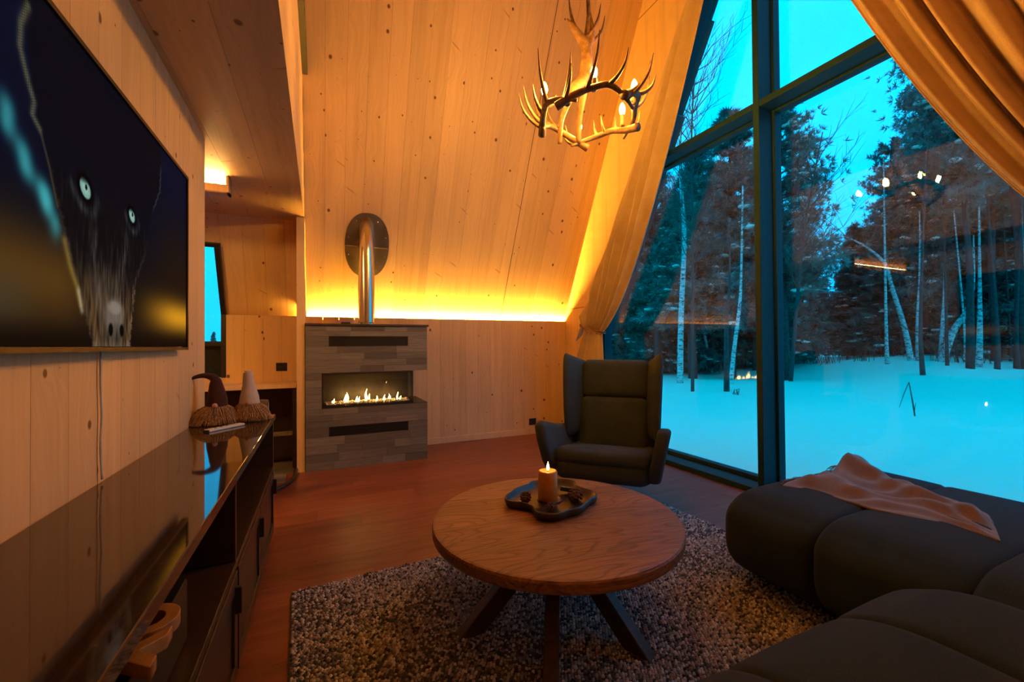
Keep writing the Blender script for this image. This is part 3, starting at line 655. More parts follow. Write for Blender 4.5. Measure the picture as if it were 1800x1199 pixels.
# remote and gnomes on the granite
rm = empty('remote_control', (-.425, 2.50, ST), 'slim white remote control lying on the granite top', 'remote', math.radians(-41+0))
B().box(-.019, .019, -.095, .095, .0, .012).obj('case', plain('white_plastic', (.75, .70, .64), .35), rm, bevel=.004)
B().box(-.017, .017, -.097, -.094, .001, .010).obj('end_cap', BLACKP, rm)
for k in range(3): B().lathe([(.006, .0), (.006, .0015), (.0045, .0015)], 10, (0, -.05+k*.03, .012)).obj('button', plain('grey_button', (.3, .28, .26), .5), rm)
FUR = plain('tan_fur', (.46, .27, .13), .9, 0, .5, 120)
def gnome(loc, hat_pts, hat_r, hatm, skirt, rz, label):
    gn = empty('gnome_figure', loc, label, 'gnome', rz)
    bd = B().lathe([(.068, .0), (.070, .02), (.062, .06), (.046, .095), (.02, .11)], 20); bd.obj('body', FUR, gn, smooth=True)
    fr_ = B(); R_ = random.Random(int(loc[0]*1000))
    for i in range(1000):
        a = R_.uniform(0, 2*PI); z0 = R_.uniform(.03, .108); r0 = np.interp(z0, [0, .02, .06, .095, .11], [.07, .07, .062, .046, .02])
        L_ = R_.uniform(.05, .085); flare = skirt(a)
        p0 = Vector((r0*math.cos(a), r0*math.sin(a), z0)); p2 = Vector(((r0+.028*flare)*math.cos(a+R_.uniform(-.15, .15)), (r0+.028*flare)*math.sin(a), max(.003, z0-L_)))
        p1 = (p0+p2)/2 + Vector((math.cos(a), math.sin(a), .3))*.012
        fr_.tube([p0, p1, p2], [.0014, .0016, .0004], 3, False)
    fr_.obj('beard', FUR, gn, smooth=True, kind='stuff')
    B().ball((.0, -.052, .098), .013, .013, .013, 10, 8).obj('nose', plain('felt_nose', (.55, .30, .18), .8), gn, smooth=True)
    B().tube(bez(hat_pts, 6), list(np.interp(np.linspace(0, 1, 6*(len(hat_pts)-1)+1), np.linspace(0, 1, len(hat_r)), hat_r)), 14).obj('hat', hatm, gn, smooth=True)
    return gn
gnome((-.495, 2.70, ST), [(0, 0, .09), (0, 0, .13), (-.003, 0, .19), (-.012, .005, .235), (-.05, .0, .253), (-.09, -.01, .248), (-.125, -.02, .228)], [.050, .047, .034, .022, .014, .010, .003], fabric('maroon_felt', (.05, .018, .014), (.085, .032, .024), 300), lambda a: 1.6+.9*max(0, math.cos(a-PI)), 0, 'gnome figure with a dark maroon hat whose tip bends over')
gnome((-.352, 2.735, ST), [(0, 0, .09), (0, 0, .13), (-.004, 0, .20), (-.008, 0, .26), (-.010, 0, .262)], [.052, .046, .030, .022, .014], fabric('cream_felt', (.55, .44, .36), (.7, .58, .48), 300), lambda a: 1.0+.7*max(0, math.cos(a)), 0, 'gnome figure with an upright cream hat')

# ------------------------------------------------------------------ rug
rug = empty('rug', (1.1, .9, 0), 'chunky woven wool rug in mottled grey and mauve under the round table', 'rug', math.radians(2.2))
RX0, RX1, RYa, RYb = -1.17, 1.19, -1.5, 1.385
B().box(RX0, RX1, RYa, RYb, .0005, .009).obj('backing', plain('rug_backing', (.06, .045, .04), .95), rug)
def loops():
    R_ = np.random.RandomState(3)
    ys = np.arange(RYa+.006, RYb, .0105); xs = np.arange(RX0+.008, RX1, .0138)
    X, Y = np.meshgrid(xs, ys); X = X + (np.arange(len(ys)) % 2)[:, None]*.008; X = X + R_.uniform(-.002, .002, X.shape); Y = Y + R_.uniform(-.0015, .0015, Y.shape)
    X = X.ravel(); Y = Y.ravel(); n_ = len(X)
    # eight-vertex low bead: 6 rim + top; stands in the woven row
    ang = np.arange(6)*PI/3
    base = np.concatenate([np.stack([.0083*np.cos(ang), .0061*np.sin(ang), np.full(6, .006)], 1), np.stack([.0053*np.cos(ang+.5), .0039*np.sin(ang+.5), np.full(6, .0145)], 1), [[0, 0, .0175]]])
    a = R_.uniform(-.5, .5, n_); ca_, sa_ = np.cos(a)[:, None], np.sin(a)[:, None]; h = R_.uniform(.75, 1.2, n_)[:, None]
    vx = base[None, :, 0]*ca_ - base[None, :, 1]*sa_ + X[:, None]; vy = base[None, :, 0]*sa_ + base[None, :, 1]*ca_ + Y[:, None]; vz = base[None, :, 2]*h
    V_ = np.stack([vx, vy, vz], 2).reshape(-1, 3)
    f = [(k, (k+1) % 6, 6+(k+1) % 6, 6+k) for k in range(6)]; t_ = [(6+k, 6+(k+1) % 6, 12) for k in range(6)]
    quads = (np.array(f)[None] + (np.arange(n_)*13)[:, None, None]).reshape(-1, 4); tris = (np.array(t_)[None] + (np.arange(n_)*13)[:, None, None]).reshape(-1, 3)
    me_ = bpy.data.meshes.new('pile'); nq, ntr = len(quads), len(tris)
    me_.vertices.add(len(V_)); me_.vertices.foreach_set('co', V_.astype(np.float32).ravel())
    me_.loops.add(nq*4+ntr*3); me_.loops.foreach_set('vertex_index', np.concatenate([quads.ravel(), tris.ravel()]).astype(np.int32))
    me_.polygons.add(nq+ntr); me_.polygons.foreach_set('loop_start', np.concatenate([np.arange(nq)*4, nq*4+np.arange(ntr)*3]).astype(np.int32))
    me_.polygons.foreach_set('use_smooth', np.ones(nq+ntr, bool)); me_.update(calc_edges=True)
    pal = np.array([(.14, .13, .15), (.34, .31, .34), (.55, .50, .53), (.72, .68, .70), (.07, .075, .10), (.42, .34, .32)])
    low = np.sin(X*9+2*np.sin(Y*7))*np.sin(Y*11+1.5*np.sin(X*5)); pr = R_.uniform(0, 1, n_) + .25*low
    c_ = pal[np.clip((pr*6).astype(int), 0, 5)[...]] * R_.uniform(.75, 1.2, n_)[:, None]
    at2 = me_.color_attributes.new('yarn', 'FLOAT_COLOR', 'POINT')
    at2.data.foreach_set('color', np.repeat(np.concatenate([c_, np.ones((n_, 1))], 1), 13, 0).astype(np.float32).ravel())
    g_ = G('wool_yarn'); a_ = g_.n('Attribute'); a_.attribute_name = 'yarn'; pp = g_.bsdf(a_.outputs['Color'], .95, 0, None, .1); g_.set(pp.inputs['Sheen Weight'], .2); me_.materials.append(g_.m)
    return me_
pl_ = link('pile', loops(), rug); pl_['kind'] = 'stuff'

# ------------------------------------------------------------------ coffee table and what stands on it
TC = (.925, 1.60); TH = .42; TR = .523
tb = empty('coffee_table', (*TC, 0), 'round smoked-oak coffee table on splayed dark legs', 'table')
B().lathe([(.0, TH-.048), (TR-.012, TH-.048), (TR-.003, TH-.044), (TR, TH-.034), (TR, TH-.010), (TR-.004, TH-.002), (TR-.012, TH), (0, TH)], 96).obj('tabletop', OAK, tb, rot=(0, 0, math.radians(-8)))
for a in (178, 237, 293, 58):
    a = math.radians(a); d = Vector((math.cos(a), math.sin(a), 0)); sd = Vector((-d.y, d.x, 0))
    p0, p1 = d*.02 + Vector((0, 0, TH-.05)), d*.385 + Vector((0, 0, .012)); w_, h_ = .026, .052
    V = []
    for p, up in ((p0, Vector((0, 0, 0))), (p1, Vector((0, 0, 0)))):
        for s1, s2 in ((-1, -1), (1, -1), (1, 1), (-1, 1)): V.append(p + sd*w_*s1 + d*h_*s2)
    B().add(V, [(3,2,1,0), (4,5,6,7), (0,1,5,4), (1,2,6,5), (2,3,7,6), (3,0,4,7)]).obj('leg', LEGW, tb, bevel=.004)
B().lathe([(.13, TH-.06), (.13, TH-.049)], 24).obj('mounting_plate', BLACK, tb)
tr = empty('tray', (.975, 1.735, TH), 'dark carved wooden tray with four rounded lobes on the coffee table', 'tray')
_la = np.radians([5, 40, 75, 110, 140, 168, 205, 238, 272, 305, 341]); _lr = np.array([.185, .245, .21, .175, .185, .215, .165, .24, .205, .19, .22])
def lobe(a, s=1):
    w = np.exp(34*(np.cos(a-_la)-1)); return s*float((w*_lr).sum()/w.sum())
NT = 72; V = []; F = []
prof = [(.86, .0), (.97, .008), (1.0, .024), (1.0, .036), (.985, .040), (.955, .039), (.92, .024), (.84, .014), (.5, .010), (.3, .0102)]
for s_, z in prof:
    for k in range(NT):
        a = 2*PI*k/NT; r_ = lobe(a)*s_ if s_ > .55 else .18*s_; V.append((r_*math.cos(a), r_*math.sin(a), z))
for i in range(len(prof)-1):
    for k in range(NT): F.append((i*NT+k, i*NT+(k+1) % NT, (i+1)*NT+(k+1) % NT, (i+1)*NT+k))
F += [tuple(range(NT))[::-1], tuple((len(prof)-1)*NT+k for k in range(NT))]
B().add(V, F).obj('bowl', TRAYW, tr, smooth=True)
B().lathe([(.058, .0103), (.058, .016), (.05, .018), (.0, .018)], 32).obj('candle_rest', TRAYW, tr, smooth=False)
cn = empty('pillar_candle', (.965, 1.735, TH+.018), 'lit beeswax pillar candle in the middle of the tray', 'candle')
B().lathe([(.0, 0), (.0435, 0), (.045, .004), (.0445, .125), (.041, .131), (.034, .131), (.026, .122), (.014, .118), (0, .118)], 40).obj('wax', WAX, cn, smooth=True)
B().tube([(0, 0, .117), (.001, 0, .128), (.002, 0, .137)], .0014, 6).obj('wick', BLACKP, cn)
B().lathe([(.0005, 0), (.0045, .004), (.0065, .012), (.0045, .024), (.0015, .034), (.0003, .040)], 12, (.002, 0, .131)).obj('flame', CFLAMEM, cn, smooth=True)
CONE = plain('cone_scales', (.13, .06, .03), .7, 0, .4, 40)
def cone(loc, s, label, tilt):
    c_ = empty('pine_cone', loc, label, 'pine cone', tilt)
    b_ = B().ball((0, 0, .018*s), .017*s, .014*s, .014*s, 8, 6); b_.obj('core', CONE, c_)
    sc_ = B()
    for i in range(46):
        t = i/45; a = i*2.4; x_ = (-.022+.044*t)*s; r_ = .019*s*math.sqrt(max(.05, 1-(2*t-1)**2))
        p = Vector((x_, r_*math.cos(a), .019*s + r_*math.sin(a)))
        if p.z < .003: p.z = .003
        sc_.ball(p, .0035*s, .006*s, .0035*s, 5, 4)
    sc_.obj('scales', CONE, c_, kind='stuff')
cone((1.07, 1.665, TH+.012), 1.5, 'large brown pine cone on the right of the tray', .5)
cone((.86, 1.755, TH+.013), 1.15, 'brown pine cone in the left lobe of the tray', 1.3)
cone((.915, 1.61, TH+.012), 1.0, 'small pine cone at the front of the tray', 2.2)
tag(B().box(-.03, .03, -.024, .024, 0, .006).obj('wood_chip', plain('pale_tile', (.32, .29, .25), .45), None, loc=(1.085, 1.765, TH+.032), rot=(-.7, .15, -.5), bevel=.002), 'small pale square chip leaning in the right lobe of the tray', 'chip')

# ------------------------------------------------------------------ armchair
ch = empty('armchair', (1.97, 2.60, 0), 'dark green-grey wingback swivel armchair before the window', 'armchair', math.radians(-47))
def cushion(b, name, **kw): return b.obj(name, CHAIRF, ch, smooth=True, **kw)
# shell: outer body under the seat, bulging forward and rounded at the corners
cushion(B().soft(-.335, .335, -.37, .30, .205, .37, (.09, .1, (.1, .04)), (0.02, .02, .0), 14), 'shell')
cushion(B().soft(-.315, .315, -.375, .24, .335, .455, .05, (0, .02, .018), 12).xform(Matrix.Translation((0, -.375, .40)) @ Matrix.Rotation(math.radians(-11), 4, 'X') @ Matrix.Translation((0, .375, -.40))), 'seat_cushion')
def slab(poly, x0, x1, lean, name, sg):
    b = B(); n_ = len(poly); V = []
    for x_ in (x0, x1):
        for (y_, z_) in poly: V.append((sg*(x_ + lean*(z_-.25)), y_, z_))
    b.add(V, [tuple(range(n_)), tuple(range(n_, 2*n_))[::-1]] + [(i, n_+i, n_+(i+1) % n_, (i+1) % n_) for i in range(n_)])
    return b.obj(name, CHAIRF, ch, smooth=True, bevel=.03, seg=4)
for sg in (-1, 1):
    slab([(-.31, .235), (-.385, .33), (-.415, .48), (-.405, .60), (-.34, .615), (-.05, .545), (.24, .50), (.32, .40), (.25, .235)], .30, .385, .20, 'armrest', sg)
    # wing: flares from the back cushion outwards to its free front edge
    wg = B(); A0, A1, A2, A3 = Vector((.235, .36, .42)), Vector((.345, .06, .42)), Vector((.375, .13, 1.075)), Vector((.262, .44, 1.02)); nrm = (A1-A0).cross(A3-A0).normalized()
    NU, NV_ = 6, 8; Vw = []
    for side in (0, 1):
        for iu in range(NU+1):
            for iv in range(NV_+1):
                u_, v_ = iu/NU, iv/NV_; p = (A0*(1-u_)+A1*u_)*(1-v_) + (A3*(1-u_)+A2*u_)*v_
                ed = min(1, min(u_, 1-u_)*3.2 + .28)*min(1, min(v_, 1-v_)*5 + .3); th_ = .038*ed**.5
                p = p + nrm*(th_ if side else -th_) + Vector((0, -.03*math.sin(PI*v_)*u_, .025*u_*u_*v_))
                Vw.append((sg*p.x, p.y, p.z))
    q_ = lambda sd, a, c: sd*(NU+1)*(NV_+1) + a*(NV_+1) + c; Fw = []
    for a in range(NU):
        for c in range(NV_):
            Fw += [(q_(0,a,c), q_(0,a+1,c), q_(0,a+1,c+1), q_(0,a,c+1)), (q_(1,a,c), q_(1,a,c+1), q_(1,a+1,c+1), q_(1,a+1,c))]
    for a in range(NU): Fw += [(q_(0,a,0), q_(1,a,0), q_(1,a+1,0), q_(0,a+1,0)), (q_(0,a,NV_), q_(0,a+1,NV_), q_(1,a+1,NV_), q_(1,a,NV_))]
    for c in range(NV_): Fw += [(q_(0,0,c), q_(0,0,c+1), q_(1,0,c+1), q_(1,0,c)), (q_(0,NU,c), q_(1,NU,c), q_(1,NU,c+1), q_(0,NU,c+1))]
    wg.add(Vw, Fw).obj('wing', CHAIRF, ch, smooth=True, subd=1)
RB = Matrix.Translation((0, .20, .38)) @ Matrix.Rotation(math.radians(-13), 4, 'X')
cushion(B().soft(-.29, .29, .05, .16, -.10, .64, .05, (0, .02, 0), 10).xform(RB), 'back_shell')
cushion(B().soft(-.34, .34, .21, .38, .22, .56, .07, (0, .02, 0), 10), 'tub')
cushion(B().soft(-.262, .262, -.055, .075, -.08, .355, .045, (0, .025, .0), 12).xform(RB), 'back_cushion')
cushion(B().soft(-.262, .262, -.040, .075, .345, .665, .045, (0, .020, .0), 12).xform(RB), 'headrest')
B().lathe([(.0, .0), (.19, .0), (.20, .008), (.19, .018), (.05, .03), (.034, .05), (.034, .215), (0, .215)], 32).obj('swivel_base', BLACK, ch, smooth=False)

# ------------------------------------------------------------------ sofa modules
so = empty('sofa', (1.06, .2, 0), 'charcoal channelled sofa seat in the near right corner', 'sofa')
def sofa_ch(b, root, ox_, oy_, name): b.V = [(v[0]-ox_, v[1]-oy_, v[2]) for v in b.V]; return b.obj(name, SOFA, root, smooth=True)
for i in range(3):
    x0_ = .43 + .42*i
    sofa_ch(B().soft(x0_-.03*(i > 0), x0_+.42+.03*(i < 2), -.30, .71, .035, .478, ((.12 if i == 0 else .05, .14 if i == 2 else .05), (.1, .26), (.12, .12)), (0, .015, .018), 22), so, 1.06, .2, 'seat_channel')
B().box(-.58, .58, -.45, .36, .0, .05).obj('base', BLACKP, so)
dv = empty('sofa_chaise', (2.35, .8, 0), 'charcoal upholstered chaise with a rounded end below the window', 'chaise')
for i in range(3):
    y1_ = 1.49 - .44*i
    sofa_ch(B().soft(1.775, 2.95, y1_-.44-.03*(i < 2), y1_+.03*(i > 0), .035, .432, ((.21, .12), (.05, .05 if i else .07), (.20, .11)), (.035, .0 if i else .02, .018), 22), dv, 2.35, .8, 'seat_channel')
B().box(-.40, .46, -.55, .57, .0, .05).obj('base', BLACKP, dv)

# throw
nu, nv = 60, 70; V = []; F = []
A_, B_, C_, D_ = Vector((2.07, 1.37)), Vector((2.84, 1.44)), Vector((2.55, .80)), Vector((2.17, .66))
def thr(u, v):
    p = (A_*(1-u)+B_*u)*(1-v) + (D_*(1-u)+C_*u)*v
    p = p + Vector((.03*math.sin(v*8+.6)*(1-u) + .05*math.sin(v*PI)*(1-u) - .04*math.sin(v*PI)*u, .025*math.sin(u*9)*(1-v)))
    edge = min(1, min(u*14, (1-u)*9))*min(1, min(v*9, (1-v)*11))
    def ridge(c, w): return math.exp(-(c/w)**2)
    z1 = .040*ridge(u-.10-.10*math.sin(v*3.5+.4), .085)*(.55+.45*math.sin(v*5+1)) + .046*ridge(u-.40+.13*math.sin(v*4.4), .10)*(.6+.4*math.cos(v*6)) + .050*ridge(u-.70-.09*math.sin(v*5.2+1), .10)*(1-.6*v) + .035*ridge(u+.35*v-.95, .07)*(1-v) + .03*ridge(v-.78+.25*u, .09)*u
    z = .446 + edge*(.004 + z1 + .012*math.sin(u*31+5*math.sin(v*7))*.5) + .05*math.exp(-((u-.75)/.22)**2-((v-.12)/.22)**2)*min(1, v*12+.35)
    ux = max(0, min(1, (2.07+.02-p.x)/.2)); uy = max(0, p.y-1.36)
    z -= .03*ux + 2.2*uy*uy
    return (p.x, p.y, z)
for j in range(nv+1):
    for i in range(nu+1): V.append(thr(i/nu, j/nv))
for j in range(nv):
    for i in range(nu): k = j*(nu+1)+i; F.append((k, k+1, k+nu+2, k+nu+1))
th = B().add(V, F).obj('throw_blanket', THROW, None, smooth=True)
md = th.modifiers.new('thick', 'SOLIDIFY'); md.thickness = .010; md.offset = 1
tag(th, 'rumpled brown wool throw lying on the chaise', 'blanket')
fr_ = B()
for i in range(46):
    q = Vector(thr(i/45*.98+.01, 0.0)); L_ = rnd.uniform(.012, .03); fr_.tube([q+Vector((0, 0, .005)), q+Vector((rnd.uniform(-.008, .008), L_*.8, .004)), q+Vector((rnd.uniform(-.01, .01), L_*1.3, -.008))], [.002, .0016, .0008], 4)
fr_.obj('fringe', THROW, th, kind='stuff')

# ------------------------------------------------------------------ curtains
def curtain(sg, label, seed):
    R_ = random.Random(seed); NS, NT_ = 260, 70
    fy = (lambda y_: y_) if sg > 0 else (lambda y_: 2*RY - .01 - y_)
    root = empty('curtain', (XW-.1, fy(4.3), 0), label, 'curtain'); ro = Vector(root.location)
    NF = 6.5 if sg > 0 else 8.5; ph = R_.uniform(0, 6)
    def rail(s): return (4.52-(4.52-2.20)*s, 1.20+(5.0-1.20)*s)
    def fold(s, amp):
        w = NF*2*PI*(s + .018*math.sin(s*23+seed)) + ph
        return amp*(math.sin(w)+.22*math.sin(2*w+.7))/1.2 + amp*.12*math.sin(w*3.1+seed)
    V = []; F = []
    for i in range(NS+1):
        s = i/NS; P0 = rail(s); T = (4.33-(4.33-3.975)*s, 1.37-(1.37-1.285)*s)
        Cc = (P0[0]+(T[0]-P0[0])*.62, P0[1]+(T[1]-P0[1])*.90)
        for j in range(NT_+1):
            t = j/NT_
            y_ = (1-t)**2*P0[0]+2*t*(1-t)*Cc[0]+t*t*T[0]; z_ = (1-t)**2*P0[1]+2*t*(1-t)*Cc[1]+t*t*T[1]
            amp = (.105 - .06*max(0, s-.6)/.4)*min(1, t/.3)*(1-t)**.7 + .016*min(1, t/.12) + .003
            if s > .93: amp *= 1-.5*(s-.93)/.07
            V.append((2.93 + fold(s, amp), fy(y_), z_))
    n1 = NT_+1
    for i in range(NS):
        for j in range(NT_): k = i*n1+j; F.append((k, k+1, k+n1+1, k+n1))
    b = B().add([Vector(v)-ro for v in V], F); o_ = b.obj('drape', CURT, root, smooth=True); md = o_.modifiers.new('thick', 'SOLIDIFY'); md.thickness = .004
    V = []; F = []
    for i in range(NS+1):
        s = i/NS; T = (4.33-(4.33-3.975)*s, 1.37-(1.37-1.285)*s); E = (4.82-(4.82-3.93)*s, .012)
        for j in range(41):
            t = j/40; e = 1-(1-t)**1.6
            V.append((2.93 + fold(s, .018+.032*t), fy(T[0]+(E[0]-T[0])*e), T[1]+(E[1]-T[1])*t))
    for i in range(NS):
        for j in range(40): k = i*41+j; F.append((k, k+1, k+42, k+41))
    b = B().add([Vector(v)-ro for v in V], F); o_ = b.obj('skirt', CURT, root, smooth=True); md = o_.modifiers.new('thick', 'SOLIDIFY'); md.thickness = .004
    # cord tie and hook
    ca_ = Vector((2.945, fy(4.15), 1.325)); tie = B()
    for dz in (0, .018):
        P = [ca_ + Vector((-.068*math.cos(a)*1.0, sg*.20*math.sin(a), .045*math.sin(a)+dz)) for a in np.linspace(0, 2*PI, 25)]
        tie.tube([p-ro for p in P], .006, 6)
    hook = Vector((XW-.015, fy(4.52), 1.43))
    for dz in (0, .016): tie.tube(bez([Vector((2.885, fy(4.30), 1.36+dz))-ro, Vector((2.93, fy(4.42), 1.385+dz))-ro, hook-ro], 5), .006, 6)
    tie.obj('tie_cord', fabric('brown_cord_%d' % seed, (.2, .1, .05), (.35, .2, .1), 300), root, smooth=True)
    hk = B().tube([hook-ro+Vector((.014, 0, 0)), hook-ro+Vector((-.02, 0, 0)), hook-ro+Vector((-.028, 0, .02))], .005, 6).obj('hook', BLACK, root)
curtain(1, 'beige curtain tied back on the far side of the window behind the armchair', 1)
curtain(-1, 'beige curtain sweeping across the upper right corner of the window', 2)

# ------------------------------------------------------------------ antler chandelier
CC = Vector((1.48, 2.12, 2.52))
cd = empty('chandelier', CC, 'antler ring chandelier with five lit bulbs hanging from the ridge', 'chandelier')
def _antler():
    g = G('antler'); v = g.obj(2); n1 = g.noise(g.vm('MULTIPLY', v, (30, 30, 30)), 1.0, 4, .6)
    g.bsdf(g.ramp(n1, (.3, (.09, .042, .018)), (.6, (.20, .105, .05)), (.85, (.40, .26, .15))), .5, 0, g.bump(n1, .003, .5)); return g.m
ANT = _antler()
def antler(beam, rad, tines):
    b = B(); P = bez(beam, 8); n_ = len(P); b.tube(P, list(np.interp(np.linspace(0, 1, n_), np.linspace(0, 1, len(rad)), rad)), 10)
    for t, dirs, L_, r0 in tines:
        p = P[int(t*(n_-1))]; d = Vector(dirs).normalized(); bend = Vector((0, 0, 1))
        q = [p, p + d*L_*.35 + bend*L_*.05, p + d*L_*.62 + bend*L_*.25, p + d*L_*.75 + bend*L_*.62]
        Q = bez(q, 5); b.tube(Q, list(np.interp(np.linspace(0, 1, len(Q)), [0, .25, .6, 1], [r0*1.25, r0, r0*.7, .002])), 8)
    return b.obj('antler', ANT, cd, smooth=True)
for i in range(5):
    a0 = math.radians(200 + 72*i); R_ = random.Random(i+4); beam = []; RR = .285
    for k in range(6):
        a = a0 + math.radians(19*k); r_ = RR + (.025 if k in (0,) else 0) + R_.uniform(-.012, .012); beam.append((r_*math.cos(a), r_*math.sin(a), -.055+.105*math.sin(PI*k/5*.9+.2)*(1 if i % 2 else .7) + R_.uniform(-.012, .012)))
    tn = []
    for k, t in enumerate((.10, .36, .60, .86)):
        a = a0 + math.radians(95*t); out = R_.uniform(.35, 1.0); L_ = R_.uniform(.15, .245)
        tn.append((t, (math.cos(a)*out - .5*math.sin(a), math.sin(a)*out + .5*math.cos(a), R_.uniform(.1, .6)), L_, .0115))
    tn.append((.5, (-math.cos(a0+.8), -math.sin(a0+.8), .3), .10, .009))
    antler(beam, [.026, .020, .018, .017, .014, .008], tn)
# two long stem antlers rising to the cord
antler([(-.20, -.08, .0), (-.13, -.04, .12), (-.03, 0, .24), (-.01, .0, .36), (-.03, .0, .45), (-.10, .0, .52), (-.145, .0, .56)], [.020, .026, .036, .038, .030, .020, .003],
       [(.62, (.10, 0, .6), .28, .017), (.70, (.55, -.1, .5), .22, .013), (.78, (-.1, .3, .7), .2, .012)])
antler([(.10, .26, -.02), (.07, .2, .12), (.02, .06, .27), (.0, .02, .40), (.03, .0, .52), (.02, 0, .66)], [.016, .020, .030, .032, .022, .004],
       [(.70, (.7, .0, .5), .20, .012), (.55, (.5, .5, .3), .16, .012)])
antler([(-.02, .30, -.03), (-.05, .22, .1), (-.03, .08, .22), (-.01, .02, .30)], [.014, .017, .02, .02], [])
for x_, y_ in ((1.183, 2.125), (1.355, 1.884), (1.64, 1.895), (1.597, 2.394), (1.731, 2.113)):
    p = Vector((x_, y_, 2.52)) - CC
    sk = B().lathe([(.013, -.0), (.015, .01), (.013, .06), (.016, .068), (.0, .068)], 14, p).obj('candle_socket', plain('antler_socket', (.30, .17, .08), .5) if 'antler_socket' not in bpy.data.materials else bpy.data.materials['antler_socket'], cd, smooth=True)
    B().lathe([(.008, .068), (.013, .078), (.0185, .098), (.017, .115), (.009, .135), (.002, .146)], 14, p).obj('bulb', BULBM, sk, smooth=True)
B().tube([(0, 0, .60), (0, .01, 2.0), (0, RY-2.12, ZR-CC.z-.03)], .004, 6).obj('cord', BLACK, cd)

# ------------------------------------------------------------------ outdoors
def ground():
    R_ = np.random.RandomState(5); nx_, na = 90, 160
    rr = 3.4*np.exp(np.linspace(0, math.log(60), nx_)); aa = np.linspace(-PI*.5, PI*.95, na)
    Rg, Ag = np.meshgrid(rr, aa); X = Rg*np.sin(Ag)+0*Rg; Y = Rg*np.cos(Ag)
    Z = -.22 + .07*np.sin(X*.7+1.2*np.sin(Y*.45)) * np.clip((Rg-4)/6, 0, 1) + .05*np.sin(Y*1.1+X*.3)*np.clip((Rg-4)/6, 0, 1)
    Z = Z + .75*np.exp(-((np.degrees(Ag)-68)/9)**2)*np.exp(-((Rg-30)/9)**2) + .012*np.clip(Rg-25, 0, 400)*.5
    Z = np.where((X < 3.6) & (Y < 5.4), -.4, Z)
    V_ = np.stack([X, Y, Z], 2).reshape(-1, 3); ii_ = (np.arange(na-1)[:, None]*nx_+np.arange(nx_-1)[None]).ravel(); F_ = np.stack([ii_, ii_+nx_, ii_+nx_+1, ii_+1], 1)
    o_ = link('ground', mesh('ground', V_.tolist(), F_.tolist(), SNOW, True)); o_['kind'] = 'structure'; o_['label'] = 'snow-covered ground outside the window'
    return lambda x, y_: float(-.22 + .07*math.sin(x*.7+1.2*math.sin(y_*.45)) + .05*math.sin(y_*1.1+x*.3) + .75*math.exp(-((math.degrees(math.atan2(x, y_))-68)/9)**2)*math.exp(-((math.hypot(x, y_)-30)/9)**2) + .006*max(0, math.hypot(x, y_)-25))
gz = ground()
def pol(az, d): a = math.radians(az); return d*math.sin(a), d*math.cos(a)
class Fast:
    "many small triangles gathered as arrays"
    def __init__(s): s.v = []; s.n = 0
    def tris(s, T): s.v.append(np.asarray(T, np.float32).reshape(-1, 3))
    def me(s, name, mat):
        V_ = np.concatenate(s.v); n_ = len(V_)//3; m_ = bpy.data.meshes.new(name)
        m_.vertices.add(len(V_)); m_.vertices.foreach_set('co', V_.ravel()); m_.loops.add(len(V_)); m_.loops.foreach_set('vertex_index', np.arange(len(V_), dtype=np.int32))
        m_.polygons.add(n_); m_.polygons.foreach_set('loop_start', np.arange(n_, dtype=np.int32)*3); m_.update(calc_edges=True); m_.materials.append(mat); return m_
def tufts(P, D, L, w, k, R_):
    "needle sprays: k slim triangles about each point, leaning along D"
    n_ = len(P); d = R_.normal(size=(n_, k, 3)); d /= np.linalg.norm(d, axis=2, keepdims=True); d = d*.9 + D[:, None]*.75; d /= np.linalg.norm(d, axis=2, keepdims=True)
    s = np.cross(d, R_.normal(size=(n_, k, 3))); s /= np.linalg.norm(s, axis=2, keepdims=True)+1e-6
    Lr = (L[:, None]*R_.uniform(.6, 1.2, (n_, k)))[..., None]; a = P[:, None] + d*Lr
    m_ = P[:, None] + d*Lr*.35
    return np.stack([m_ - s*w*Lr, m_ + s*w*Lr, a], 2), np.stack([m_ + s*w*Lr, m_ - s*w*Lr, np.broadcast_to(P[:, None], m_.shape)], 2)
